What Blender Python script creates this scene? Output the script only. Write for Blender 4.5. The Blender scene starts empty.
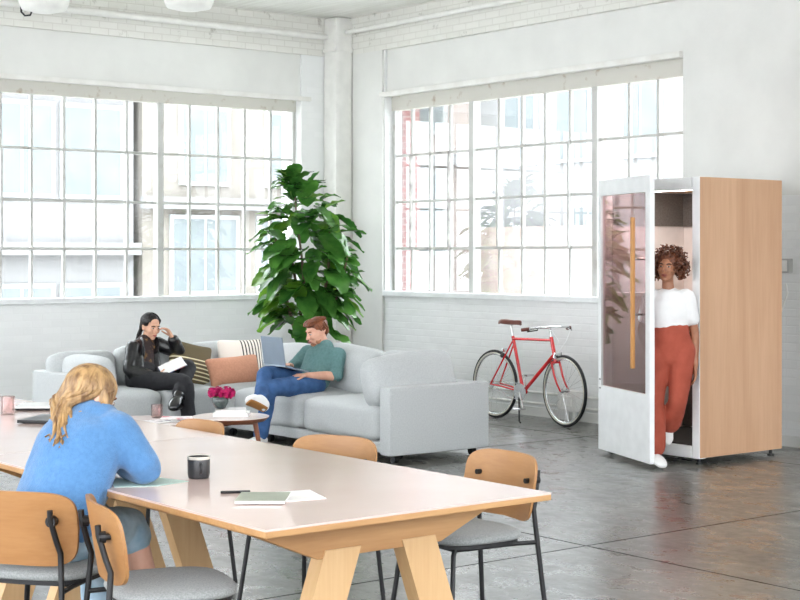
import bpy, bmesh, math, random
from mathutils import Vector, Matrix, noise
V = Vector
PI = math.pi
random.seed(7)
SC = bpy.context.scene
COL = SC.collection

# ------------------------------------------------------------------ materials
def new_mat(name):
    m = bpy.data.materials.new(name); m.use_nodes = True
    nt = m.node_tree; nt.nodes.clear()
    out = nt.nodes.new('ShaderNodeOutputMaterial')
    return m, nt, out
def N(nt, kind, **kw):
    n = nt.nodes.new(kind)
    for k, v in kw.items():
        if k in n.inputs: n.inputs[k].default_value = v
        else: setattr(n, k, v)
    return n
def L(nt, a, b): nt.links.new(a, b)
def rgba(c): return (c[0], c[1], c[2], 1)
def srgb(r, g, b):
    f = lambda v: ((v/255+.055)/1.055)**2.4 if v/255 > .04045 else v/255/12.92
    return (f(r), f(g), f(b))

def M(name, col, rough=.6, metal=0, col2=None, scale=8, stretch=(1, 1, 1), bump=0, bscale=60, detail=4, coat=0, sheen=0, spec=.5, lo=.35, hi=.65, sss=0, trans=0):
    """noise-varied principled material"""
    m, nt, out = new_mat(name)
    p = N(nt, 'ShaderNodeBsdfPrincipled')
    p.inputs['Base Color'].default_value = rgba(col)
    p.inputs['Roughness'].default_value = rough
    p.inputs['Metallic'].default_value = metal
    p.inputs['Specular IOR Level'].default_value = spec
    p.inputs['Coat Weight'].default_value = coat
    p.inputs['Sheen Weight'].default_value = sheen
    L(nt, p.outputs[0], out.inputs[0])
    tc = N(nt, 'ShaderNodeTexCoord')
    mp = N(nt, 'ShaderNodeMapping'); mp.inputs['Scale'].default_value = stretch
    L(nt, tc.outputs['Object'], mp.inputs[0])
    if col2 is None: col2 = tuple(c*.93 for c in col)
    nz = N(nt, 'ShaderNodeTexNoise', Scale=scale, Detail=detail)
    L(nt, mp.outputs[0], nz.inputs['Vector'])
    r = N(nt, 'ShaderNodeValToRGB')
    r.color_ramp.elements[0].position = lo; r.color_ramp.elements[0].color = rgba(col)
    r.color_ramp.elements[1].position = hi; r.color_ramp.elements[1].color = rgba(col2)
    L(nt, nz.outputs['Fac'], r.inputs[0]); L(nt, r.outputs[0], p.inputs['Base Color'])
    if bump:
        n2 = N(nt, 'ShaderNodeTexNoise', Scale=bscale, Detail=3)
        L(nt, mp.outputs[0], n2.inputs['Vector'])
        b = N(nt, 'ShaderNodeBump', Strength=bump, Distance=.01)
        L(nt, n2.outputs['Fac'], b.inputs['Height']); L(nt, b.outputs[0], p.inputs['Normal'])
    if trans:
        t = N(nt, 'ShaderNodeBsdfTranslucent'); L(nt, r.outputs[0], t.inputs[0])
        mx = N(nt, 'ShaderNodeMixShader', Fac=trans)
        L(nt, p.outputs[0], mx.inputs[1]); L(nt, t.outputs[0], mx.inputs[2]); L(nt, mx.outputs[0], out.inputs[0])
    return m

def brick_mat(name, col, mortar, swiz, bump=.5, scale=1, rough=.55, bw=.21, bh=.072, worn=0.0):
    m, nt, out = new_mat(name)
    p = N(nt, 'ShaderNodeBsdfPrincipled', Roughness=rough)
    L(nt, p.outputs[0], out.inputs[0])
    tc = N(nt, 'ShaderNodeTexCoord')
    sp = N(nt, 'ShaderNodeSeparateXYZ'); L(nt, tc.outputs['Object'], sp.inputs[0])
    cb = N(nt, 'ShaderNodeCombineXYZ')
    L(nt, sp.outputs[swiz], cb.inputs[0]); L(nt, sp.outputs['Z'], cb.inputs[1])
    br = N(nt, 'ShaderNodeTexBrick'); br.inputs['Scale'].default_value = 1
    br.inputs['Brick Width'].default_value = bw; br.inputs['Row Height'].default_value = bh
    br.inputs['Mortar Size'].default_value = .007; br.inputs['Mortar Smooth'].default_value = .4
    br.inputs['Color1'].default_value = rgba(col[0]); br.inputs['Color2'].default_value = rgba(col[1])
    br.inputs['Mortar'].default_value = rgba(mortar)
    L(nt, cb.outputs[0], br.inputs['Vector'])
    nz = N(nt, 'ShaderNodeTexNoise', Scale=14, Detail=6); L(nt, tc.outputs['Object'], nz.inputs['Vector'])
    if worn:                                   # chipped, dirty paint
        n3 = N(nt, 'ShaderNodeTexNoise', Scale=5, Detail=8, Roughness=.7); L(nt, tc.outputs['Object'], n3.inputs['Vector'])
        rp = N(nt, 'ShaderNodeValToRGB'); e = rp.color_ramp.elements
        e[0].position = .60; e[0].color = (0, 0, 0, 1); e[1].position = .74; e[1].color = (1, 1, 1, 1)
        L(nt, n3.outputs['Fac'], rp.inputs[0])
        ml = N(nt, 'ShaderNodeMath', operation='MULTIPLY'); ml.inputs[1].default_value = worn; L(nt, rp.outputs[0], ml.inputs[0])
        mx = N(nt, 'ShaderNodeMixRGB'); mx.inputs[2].default_value = rgba(srgb(120, 112, 98))
        L(nt, ml.outputs[0], mx.inputs[0]); L(nt, br.outputs['Color'], mx.inputs[1]); L(nt, mx.outputs[0], p.inputs['Base Color'])
    else:
        L(nt, br.outputs['Color'], p.inputs['Base Color'])
    a = N(nt, 'ShaderNodeMath', operation='MULTIPLY_ADD'); a.inputs[1].default_value = -1.0; L(nt, br.outputs['Fac'], a.inputs[0])
    L(nt, nz.outputs['Fac'], a.inputs[2])
    b = N(nt, 'ShaderNodeBump', Strength=bump, Distance=.012)
    L(nt, a.outputs[0], b.inputs['Height']); L(nt, b.outputs[0], p.inputs['Normal'])
    return m

def wood_mat(name, c1, c2, axis='X', scale=6, rough=.4, fine=14, spec=.5):
    """grain running along axis (object coordinates)"""
    m, nt, out = new_mat(name)
    p = N(nt, 'ShaderNodeBsdfPrincipled', Roughness=rough); p.inputs['Specular IOR Level'].default_value = spec
    L(nt, p.outputs[0], out.inputs[0])
    tc = N(nt, 'ShaderNodeTexCoord'); mp = N(nt, 'ShaderNodeMapping')
    s = {'X': (.08, 1, 1), 'Y': (1, .08, 1), 'Z': (1, 1, .06)}[axis]
    mp.inputs['Scale'].default_value = s
    L(nt, tc.outputs['Object'], mp.inputs[0])
    n1 = N(nt, 'ShaderNodeTexNoise', Scale=scale, Detail=5, Distortion=.6); L(nt, mp.outputs[0], n1.inputs['Vector'])
    n2 = N(nt, 'ShaderNodeTexNoise', Scale=scale*fine, Detail=2); L(nt, mp.outputs[0], n2.inputs['Vector'])
    ad = N(nt, 'ShaderNodeMath', operation='MULTIPLY_ADD'); ad.inputs[1].default_value = .35
    L(nt, n2.outputs['Fac'], ad.inputs[0]); L(nt, n1.outputs['Fac'], ad.inputs[2])
    r = N(nt, 'ShaderNodeValToRGB'); e = r.color_ramp.elements
    e[0].position = .45; e[0].color = rgba(c1); e[1].position = .88; e[1].color = rgba(c2)
    L(nt, ad.outputs[0], r.inputs[0]); L(nt, r.outputs[0], p.inputs['Base Color'])
    return m

def pane_mat(name, tint=(1, 1, 1), refl=.08, rough=.0):
    m, nt, out = new_mat(name)
    t = N(nt, 'ShaderNodeBsdfTransparent'); t.inputs[0].default_value = rgba(tint)
    g = N(nt, 'ShaderNodeBsdfGlossy', Roughness=rough)
    lw = N(nt, 'ShaderNodeLayerWeight', Blend=.25)
    ml = N(nt, 'ShaderNodeMath', operation='MULTIPLY_ADD'); ml.inputs[1].default_value = .5; ml.inputs[2].default_value = refl
    L(nt, lw.outputs['Fresnel'], ml.inputs[0])
    mx = N(nt, 'ShaderNodeMixShader'); L(nt, ml.outputs[0], mx.inputs[0])
    L(nt, t.outputs[0], mx.inputs[1]); L(nt, g.outputs[0], mx.inputs[2]); L(nt, mx.outputs[0], out.inputs[0])
    return m

def stripe_mat(name, base, line, axis, period, width, lo=-9, hi=9, axis2='Z', rough=.8):
    """woven stripes across axis, only where axis2 lies between lo and hi"""
    m, nt, out = new_mat(name)
    p = N(nt, 'ShaderNodeBsdfPrincipled', Roughness=rough); L(nt, p.outputs[0], out.inputs[0])
    tc = N(nt, 'ShaderNodeTexCoord'); sp = N(nt, 'ShaderNodeSeparateXYZ'); L(nt, tc.outputs['Object'], sp.inputs[0])
    md = N(nt, 'ShaderNodeMath', operation='PINGPONG'); md.inputs[1].default_value = period/2; L(nt, sp.outputs[axis], md.inputs[0])
    lt = N(nt, 'ShaderNodeMath', operation='LESS_THAN'); lt.inputs[1].default_value = width/2; L(nt, md.outputs[0], lt.inputs[0])
    g = N(nt, 'ShaderNodeMath', operation='GREATER_THAN'); g.inputs[1].default_value = lo; L(nt, sp.outputs[axis2], g.inputs[0])
    h = N(nt, 'ShaderNodeMath', operation='LESS_THAN'); h.inputs[1].default_value = hi; L(nt, sp.outputs[axis2], h.inputs[0])
    a = N(nt, 'ShaderNodeMath', operation='MULTIPLY'); L(nt, lt.outputs[0], a.inputs[0]); L(nt, g.outputs[0], a.inputs[1])
    b = N(nt, 'ShaderNodeMath', operation='MULTIPLY'); L(nt, a.outputs[0], b.inputs[0]); L(nt, h.outputs[0], b.inputs[1])
    mx = N(nt, 'ShaderNodeMixRGB'); mx.inputs[1].default_value = rgba(base); mx.inputs[2].default_value = rgba(line)
    L(nt, b.outputs[0], mx.inputs[0]); L(nt, mx.outputs[0], p.inputs['Base Color'])
    return m

# ------------------------------------------------------------------ mesh builder
def frame_of(d, side=None):
    d = V(d).normalized()
    s = V(side) if side is not None else (V((0, 0, 1)) if abs(d.z) < .9 else V((1, 0, 0))).cross(d)
    s = s - d*s.dot(d)
    if s.length < 1e-5: s = V((1, 0, 0)) - d*d.x
    s.normalize()
    return s, d.cross(s)

class MB:
    def __init__(s): s.bm = bmesh.new(); s.mi = 0
    def _f(s, vs):
        try:
            f = s.bm.faces.new(vs); f.material_index = s.mi; return f
        except ValueError: return None
    def grid(s, rings, cap=True, closed=True):
        R = [[s.bm.verts.new(p) for p in r] for r in rings]
        n = len(R[0])
        for a, b in zip(R, R[1:]):
            for i in range(n if closed else n-1):
                j = (i+1) % n
                s._f((a[i], a[j], b[j], b[i]))
        if cap and closed:
            s._f(R[0][::-1]); s._f(R[-1])
        return R
    def box(s, a, b, rot=None, bevel=0, piv=None):
        """axis box from corner a to b; optional rotation matrix about its centre (or piv)"""
        a, b = V(a), V(b); c = (a+b)/2
        t = bmesh.new(); bmesh.ops.create_cube(t, size=1)
        for v in t.verts: v.co = V((v.co.x*(b.x-a.x), v.co.y*(b.y-a.y), v.co.z*(b.z-a.z)))
        if bevel: bmesh.ops.bevel(t, geom=t.edges[:], offset=bevel, segments=2, affect='EDGES', profile=.6)
        p = V(piv) if piv is not None else c
        for v in t.verts:
            v.co = v.co+c
            if rot is not None: v.co = p+rot @ (v.co-p)
        s.add(t); return s
    def add(s, t):
        m = {v: s.bm.verts.new(v.co) for v in t.verts}
        for f in t.faces: s._f([m[v] for v in f.verts])
        t.free()
    def tube(s, pts, r, seg=8, closed=False, side=None):
        pts = [V(p) for p in pts]; n = len(pts)
        rr = r if isinstance(r, (list, tuple)) else [r]*n
        rings = []; ref = side
        for i, p in enumerate(pts):
            if closed: d = pts[(i+1) % n]-pts[i-1]
            else: d = pts[min(i+1, n-1)]-pts[max(i-1, 0)]
            u, w = frame_of(d, ref); ref = u
            rings.append([p+(u*math.cos(2*PI*k/seg)+w*math.sin(2*PI*k/seg))*rr[i] for k in range(seg)])
        if closed: rings.append(rings[0])
        if closed:
            R = [[s.bm.verts.new(p) for p in q] for q in rings[:-1]]; R.append(R[0])
            for a, b in zip(R, R[1:]):
                for i in range(seg): s._f((a[i], a[(i+1) % seg], b[(i+1) % seg], b[i]))
        else: s.grid(rings)
        return s
    def strip(s, pts, w, t, side):
        """flat bar of width w and thickness t along pts; w measured along side"""
        pts = [V(p) for p in pts]; rings = []
        for i, p in enumerate(pts):
            d = pts[min(i+1, len(pts)-1)]-pts[max(i-1, 0)]
            u, q = frame_of(d, side)
            ww = w[i] if isinstance(w, (list, tuple)) else w
            rings.append([p+u*ww/2+q*t/2, p-u*ww/2+q*t/2, p-u*ww/2-q*t/2, p+u*ww/2-q*t/2])
        s.grid(rings); return s
    def lathe(s, prof, c=(0, 0, 0), seg=24, cap=True):
        c = V(c)
        s.grid([[c+V((r*math.cos(2*PI*k/seg), r*math.sin(2*PI*k/seg), z)) for k in range(seg)] for r, z in prof], cap=cap); return s
    def prism(s, outline, h, mtx=None, bevel=0):
        """outline of (x, y) extruded from z=0 to z=h, then moved by mtx"""
        t = bmesh.new()
        vs = [t.verts.new((x, y, 0)) for x, y in outline]
        f = t.faces.new(vs)
        e = bmesh.ops.extrude_face_region(t, geom=[f])
        for v in [g for g in e['geom'] if isinstance(g, bmesh.types.BMVert)]: v.co.z += h
        bmesh.ops.recalc_face_normals(t, faces=t.faces[:])
        if bevel: bmesh.ops.bevel(t, geom=[q for q in t.edges], offset=bevel, segments=2, affect='EDGES', profile=.6)
        if mtx is not None: bmesh.ops.transform(t, matrix=mtx, verts=t.verts[:])
        s.add(t); return s
    def ell(s, c, r, rot=None, seg=16, rings=10):
        c = V(c); r = V(r) if not isinstance(r, (int, float)) else V((r, r, r))
        t = bmesh.new(); bmesh.ops.create_uvsphere(t, u_segments=seg, v_segments=rings, radius=1)
        for v in t.verts:
            q = V((v.co.x*r.x, v.co.y*r.y, v.co.z*r.z))
            v.co = c+(rot @ q if rot is not None else q)
        s.add(t); return s
    def limb(s, pts, side=None, seg=14, sub=4):
        """closed rounded limb: pts = (point, radius) or (point, radius_along_side, radius_across)"""
        P = [V(p[0]) for p in pts]; A = [p[1] for p in pts]; B = [p[2] if len(p) > 2 else p[1] for p in pts]
        n = len(P); Q = []
        def cr(a, b, c, d, t): return .5*((2*b)+(c-a)*t+(2*a-5*b+4*c-d)*t*t+(3*b-a-3*c+d)*t**3)
        for i in range(n-1):
            g = lambda X: (X[max(i-1, 0)], X[i], X[i+1], X[min(i+2, n-1)])
            for k in range(sub):
                t = k/sub; Q.append((cr(*g(P), t), max(cr(*g(A), t), .002), max(cr(*g(B), t), .002)))
        Q.append((P[-1], A[-1], B[-1]))
        d0 = (Q[0][0]-Q[1][0]).normalized(); d1 = (Q[-1][0]-Q[-2][0]).normalized()
        def capring(q, d, a): return (q[0]+d*min(q[1], q[2])*math.sin(a), q[1]*math.cos(a), q[2]*math.cos(a))
        Q = [capring(Q[0], d0, a) for a in (1.45, 1.1, .7, .35)]+Q+[capring(Q[-1], d1, a) for a in (.35, .7, 1.1, 1.45)]
        rings = []; ref = side
        for i, q in enumerate(Q):
            d = Q[min(i+1, len(Q)-1)][0]-Q[max(i-1, 0)][0]
            u, w = frame_of(d, ref)
            if side is None: ref = u
            rings.append([q[0]+u*math.cos(2*PI*k/seg)*q[1]+w*math.sin(2*PI*k/seg)*q[2] for k in range(seg)])
        s.grid(rings); return s
    def build(s, name, mats, parent=None, world=True, smooth=False, recalc=True, angle=None):
        if recalc: bmesh.ops.recalc_face_normals(s.bm, faces=s.bm.faces[:])
        if world and parent is not None: bmesh.ops.transform(s.bm, matrix=wmat(parent).inverted(), verts=s.bm.verts[:])
        me = bpy.data.meshes.new(name); s.bm.to_mesh(me); s.bm.free()
        for m in (mats if isinstance(mats, (list, tuple)) else [mats]): me.materials.append(m)
        if smooth:
            me.polygons.foreach_set('use_smooth', [True]*len(me.polygons))
            if angle: me.set_sharp_from_angle(angle=math.radians(angle))
        o = bpy.data.objects.new(name, me); COL.objects.link(o)
        if parent is not None: o.parent = parent
        return o

def wmat(o):
    m = Matrix()
    while o is not None: m = o.matrix_basis @ m; o = o.parent
    return m
def tag(o, label, cat, group=None):
    o['label'] = label; o['category'] = cat
    if group: o['group'] = group
    return o
def thing(name, label, cat, loc=(0, 0, 0), rz=0, group=None):
    o = bpy.data.objects.new(name, None); COL.objects.link(o)
    o.empty_display_size = .1
    o.matrix_basis = Matrix.Translation(V(loc)) @ Matrix.Rotation(rz, 4, 'Z')
    return tag(o, label, cat, group)
def single(mb, name, mats, label, cat, loc, group=None, rz=0, smooth=False, angle=None, world=True):
    """a thing that is one mesh, with its origin at loc"""
    m = Matrix.Translation(V(loc)) @ Matrix.Rotation(rz, 4, 'Z')
    if world: bmesh.ops.transform(mb.bm, matrix=m.inverted(), verts=mb.bm.verts[:])
    o = mb.build(name, mats, None, smooth=smooth, angle=angle); o.matrix_basis = m
    return tag(o, label, cat, group)
def struct(o): o['kind'] = 'structure'; return o
def structure(name, loc=(0, 0, 0)):
    o = bpy.data.objects.new(name, None); COL.objects.link(o); o.matrix_basis = Matrix.Translation(V(loc)); o['kind'] = 'structure'
    return o
def dup(root, loc, rz, label=None, group=None):
    r = root.copy(); COL.objects.link(r); r.matrix_basis = Matrix.Translation(V(loc)) @ Matrix.Rotation(rz, 4, 'Z')
    if label: r['label'] = label
    if group: r['group'] = group
    for ch in list(root.children):
        c = ch.copy(); COL.objects.link(c); c.parent = r
        for g in ch.children:
            d = g.copy(); COL.objects.link(d); d.parent = c
    return r
def rot_to(d, up=(0, 0, 1)):
    """matrix whose columns are right, forward=d, up"""
    d = V(d).normalized(); u = V(up); r = d.cross(u).normalized(); u = r.cross(d)
    return Matrix((r, d, u)).transposed()
def RX(a): return Matrix.Rotation(math.radians(a), 3, 'X')
def RY(a): return Matrix.Rotation(math.radians(a), 3, 'Y')
def RZ(a): return Matrix.Rotation(math.radians(a), 3, 'Z')
def super_outline(w, h, e=4, n=40):
    o = []
    for k in range(n):
        a = 2*PI*k/n; c, s_ = math.cos(a), math.sin(a)
        o.append((w/2*math.copysign(abs(c)**(2/e), c), h/2*math.copysign(abs(s_)**(2/e), s_)))
    return o
def cushion(mb, c, size, rot=None, e=5, puff=.25, n=14, wob=.008, seed=0, corners=0):
    """soft box: superellipsoid faces bulged outwards; thin axis is the smallest size"""
    t = bmesh.new(); bmesh.ops.create_cube(t, size=2)
    bmesh.ops.subdivide_edges(t, edges=t.edges[:], cuts=n, use_grid_fill=True)
    sx = V(size)/2; k = min(range(3), key=lambda i: size[i])
    o = [i for i in range(3) if i != k]
    for v in t.verts:
        q = v.co.copy()
        ln = (abs(q.x)**e+abs(q.y)**e+abs(q.z)**e)**(1/e)
        q = q/ln
        a, b = abs(q[o[0]]), abs(q[o[1]])
        d = max(0, (1-a**2.2))*max(0, (1-b**2.2))
        p = V((q.x*sx.x, q.y*sx.y, q.z*sx.z))
        p[k] *= (1-puff)+puff*2*d**.5 if corners == 0 else (.12+.88*(d**.45))
        if corners:                           # pulled-in pillow edges with pointed corners
            p[o[0]] *= 1-corners*(1-b*b); p[o[1]] *= 1-corners*(1-a*a)
        p += V(noise.noise_vector(p*6+V((seed*3.1, seed, 0))))*wob
        v.co = V(c)+(rot @ p if rot is not None else p)
    mb.add(t)
    return mb
# ------------------------------------------------------------------ shared materials
WHITE = srgb(238, 238, 235)
m_plaster = M('white_plaster', srgb(226, 226, 222), .6, col2=srgb(219, 219, 215), scale=2.2, bump=.12, bscale=25)
m_brick_back = brick_mat('white_painted_brick_back', (srgb(238, 239, 238), srgb(234, 235, 234)), srgb(235, 236, 235), 'X', bump=.10, worn=.05)
m_brick_right = brick_mat('white_painted_brick_right', (srgb(236, 237, 236), srgb(231, 232, 231)), srgb(231, 232, 231), 'Y', bump=.30, worn=.08)
m_band_back = brick_mat('worn_brick_band_back', (srgb(226, 225, 219), srgb(220, 219, 212)), srgb(212, 210, 203), 'X', bump=.35, worn=.85)
m_band_right = brick_mat('worn_brick_band_right', (srgb(226, 225, 219), srgb(220, 219, 212)), srgb(212, 210, 203), 'Y', bump=.35, worn=.85)
m_redbrick = brick_mat('red_brick_jamb', (srgb(128, 66, 64), srgb(116, 58, 57)), srgb(150, 142, 138), 'X', bump=.4)
m_trim = M('white_gloss_trim', srgb(232, 231, 227), .4, col2=srgb(222, 220, 214), scale=5)
m_rusty = M('chipped_white_steel', srgb(206, 203, 194), .5, col2=srgb(150, 120, 88), scale=9, detail=8, lo=.60, hi=.80)
m_muntin = M('white_window_steel', srgb(200, 200, 196), .45, col2=srgb(176, 170, 162), scale=6, detail=8, lo=.55, hi=.8)
m_dark_sash = M('worn_dark_sash', srgb(150, 146, 142), .5, col2=srgb(205, 203, 197), scale=7, detail=6, lo=.35, hi=.6)
m_pane = pane_mat('window_glass', (.97, .985, .985), .03)
m_ceiling = M('white_painted_boards', srgb(244, 243, 238), .7, col2=srgb(232, 230, 224), scale=3, stretch=(6, .4, 1), bump=.3, bscale=6)
m_pipe = M('white_painted_pipe', srgb(234, 233, 228), .4)
m_white = M('white_paint', srgb(238, 240, 240), .4)
m_black = M('black_powder_coat', srgb(22, 22, 24), .42, spec=.4)
m_rubber = M('black_rubber', srgb(20, 20, 20), .6)
m_chrome = M('polished_steel', (.72, .72, .73), .18, 1)

def floor_mat():
    m, nt, out = new_mat('polished_concrete')
    p = N(nt, 'ShaderNodeBsdfPrincipled', Roughness=.2); L(nt, p.outputs[0], out.inputs[0])
    p.inputs['Coat Weight'].default_value = .35; p.inputs['Coat Roughness'].default_value = .24
    tc = N(nt, 'ShaderNodeTexCoord')
    n1 = N(nt, 'ShaderNodeTexNoise', Scale=1.3, Detail=9, Roughness=.65); L(nt, tc.outputs['Object'], n1.inputs['Vector'])
    r = N(nt, 'ShaderNodeValToRGB'); e = r.color_ramp.elements
    e[0].position = .32; e[0].color = rgba(srgb(74, 75, 71)); e[1].position = .68; e[1].color = rgba(srgb(110, 109, 102))
    L(nt, n1.outputs['Fac'], r.inputs[0])
    # fine speckle, light scuffs
    n2 = N(nt, 'ShaderNodeTexNoise', Scale=22, Detail=5, Roughness=.7); L(nt, tc.outputs['Object'], n2.inputs['Vector'])
    r2 = N(nt, 'ShaderNodeValToRGB'); e = r2.color_ramp.elements
    e[0].position = .3; e[0].color = (.80, .80, .80, 1); e[1].position = .75; e[1].color = (1.12, 1.12, 1.12, 1)
    L(nt, n2.outputs['Fac'], r2.inputs[0])
    mx = N(nt, 'ShaderNodeMixRGB', blend_type='MULTIPLY'); mx.inputs[0].default_value = 1
    L(nt, r.outputs[0], mx.inputs[1]); L(nt, r2.outputs[0], mx.inputs[2])
    # saw-cut joints along both directions
    sp = N(nt, 'ShaderNodeSeparateXYZ'); L(nt, tc.outputs['Object'], sp.inputs[0])
    def joint(sock, pos, per):
        a = N(nt, 'ShaderNodeMath', operation='SUBTRACT'); a.inputs[1].default_value = pos; L(nt, sock, a.inputs[0])
        b = N(nt, 'ShaderNodeMath', operation='PINGPONG'); b.inputs[1].default_value = per/2; L(nt, a.outputs[0], b.inputs[0])
        c = N(nt, 'ShaderNodeMath', operation='LESS_THAN'); c.inputs[1].default_value = .009; L(nt, b.outputs[0], c.inputs[0])
        return c.outputs[0]
    j = N(nt, 'ShaderNodeMath', operation='MAXIMUM')
    L(nt, joint(sp.outputs['X'], 6.0, 3.6), j.inputs[0]); L(nt, joint(sp.outputs['Y'], 5.99, 3.6), j.inputs[1])
    m2 = N(nt, 'ShaderNodeMixRGB'); m2.inputs[2].default_value = rgba(srgb(24, 23, 22))
    L(nt, j.outputs[0], m2.inputs[0]); L(nt, mx.outputs[0], m2.inputs[1]); L(nt, m2.outputs[0], p.inputs['Base Color'])
    rr = N(nt, 'ShaderNodeMapRange'); rr.inputs['To Min'].default_value = .18; rr.inputs['To Max'].default_value = .42
    n4 = N(nt, 'ShaderNodeTexNoise', Scale=5, Detail=8, Roughness=.75); mp4 = N(nt, 'ShaderNodeMapping'); mp4.inputs['Scale'].default_value = (1, .6, 1)
    L(nt, tc.outputs['Object'], mp4.inputs[0]); L(nt, mp4.outputs[0], n4.inputs['Vector'])
    rr.inputs['From Min'].default_value = .3; rr.inputs['From Max'].default_value = .7
    L(nt, n4.outputs['Fac'], rr.inputs[0]); rj = N(nt, 'ShaderNodeMath', operation='MAXIMUM'); L(nt, rr.outputs[0], rj.inputs[0]); L(nt, j.outputs[0], rj.inputs[1]); L(nt, rj.outputs[0], p.inputs['Roughness'])
    sl = N(nt, 'ShaderNodeMapRange'); sl.inputs['From Min'].default_value = .35; sl.inputs['From Max'].default_value = .65; sl.inputs['To Min'].default_value = 1.0; sl.inputs['To Max'].default_value = .6; L(nt, n4.outputs['Fac'], sl.inputs[0])
    sj = N(nt, 'ShaderNodeMath', operation='SUBTRACT', use_clamp=True); L(nt, sl.outputs[0], sj.inputs[0]); L(nt, j.outputs[0], sj.inputs[1]); L(nt, sj.outputs[0], p.inputs['Specular IOR Level'])
    b = N(nt, 'ShaderNodeBump', Strength=.06, Distance=.01); L(nt, n2.outputs['Fac'], b.inputs['Height']); L(nt, b.outputs[0], p.inputs['Normal'])
    p.inputs['Specular IOR Level'].default_value = 1.0
    return m

# ------------------------------------------------------------------ room shell
XW, YW, ZC = 10.46, 14.45, 4.33
X0, Y0 = -4.0, -3.0
b = MB(); b.box((X0, Y0, -.2), (XW+.4, YW+.4, 0)); struct(b.build('floor', floor_mat()))
b = MB(); b.box((X0, Y0, ZC), (XW+.4, YW+.4, ZC+.25)); struct(b.build('ceiling', m_ceiling))
b = MB(); b.box((X0, Y0-.3, ZC+.26), (XW+.4, YW+.4, 14)); struct(b.build('added_upper_storeys_wall', m_plaster))  # unseen block added above the room to shade the facades opposite

b = MB(); b.box((X0, Y0-.3, 0), (XW+.4, Y0, 1.0)); b.box((X0, Y0-.3, 3.6), (XW+.4, Y0, ZC))
for x in (X0, 1.0, 6.0, XW-.1): b.box((x, Y0-.3, 1.0), (x+.5, Y0, 3.6))
struct(b.build('wall_front', m_plaster))  # unseen wall, openings sized to let enough light in from behind
b = MB(); b.box((X0-.3, Y0, 3.3), (X0, YW, ZC)); b.box((X0-.3, Y0, 0), (X0, YW, .6))
for y in (Y0, 1.5, 6.0, 10.5, YW-.5): b.box((X0-.3, y, .6), (X0, y+.5, 3.3))
struct(b.build('wall_left', m_plaster))  # unseen wall, its high lintel added to dim the upper right plaster
# back wall with window opening
WBX0, WBX1, WBZ0, WBZ1 = 2.6, 9.90, 1.13, 3.38
b = MB()
b.box((X0, YW, 0), (XW+.4, YW+.4, WBZ0)); b.box((X0, YW, WBZ0), (WBX0, YW+.4, 3.89)); b.box((WBX1, YW, WBZ0), (XW+.4, YW+.4, 3.89))
wb = struct(b.build('wall_back', m_brick_back))
b = MB(); b.box((WBX0, YW+.02, WBZ1), (WBX1, YW+.4, 3.89)); b.build('plaster_panel', m_plaster, wb)
b = MB(); b.box((X0, YW-.02, 3.89), (XW+.4, YW+.4, ZC)); b.build('brick_band', m_band_back, wb)
b = MB(); b.box((WBX0, YW-.035, WBZ1-.02), (WBX1+.12, YW+.02, WBZ1+.03), bevel=.006); b.build('window_ledge_trim', m_trim, wb)
# right wall with window opening
WRY0, WRY1, WRZ0, WRZ1 = 9.224, 13.607, 1.17, 3.38
b = MB()
b.box((XW, WRY0, 0), (XW+.4, YW+.4, WRZ0)); b.box((XW, WRY1, WRZ0), (XW+.4, YW+.4, 3.9))
b.box((XW, -3.0, 0), (XW+.4, 8.45, 2.1))
wr = struct(b.build('wall_right', m_brick_right))
b = MB(); b.box((XW+.03, WRY0, WRZ1), (XW+.4, WRY1, 3.9)); b.box((XW, Y0, 2.1), (XW+.4, 8.45, ZC)); b.box((XW, 8.45, 0), (XW+.4, WRY0, ZC)); b.build('plaster_panel', m_plaster, wr)
b = MB(); b.box((XW-.03, WRY0, 3.9), (XW+.4, YW+.4, ZC)); b.build('brick_band', m_band_right, wr)
b = MB(); b.box((XW-.05, WRY0, WRZ1-.01), (XW+.03, WRY1+.05, WRZ1+.045), bevel=.006); b.build('window_ledge_trim', m_trim, wr)
# corner column and pilaster
b = MB(); b.box((XW-.26, YW-.26, 0), (XW, YW, ZC), bevel=.05); struct(b.build('column_corner', m_pipe))
b = MB(); b.box((XW-.275, YW-.275, 3.93), (XW, YW, 3.97)); struct(b.build('column_collar', m_pipe))
b = MB(); b.box((XW-.03, 13.62, 0), (XW, 14.18, 3.9)); struct(b.build('pilaster_wall_right', m_plaster))

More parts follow.
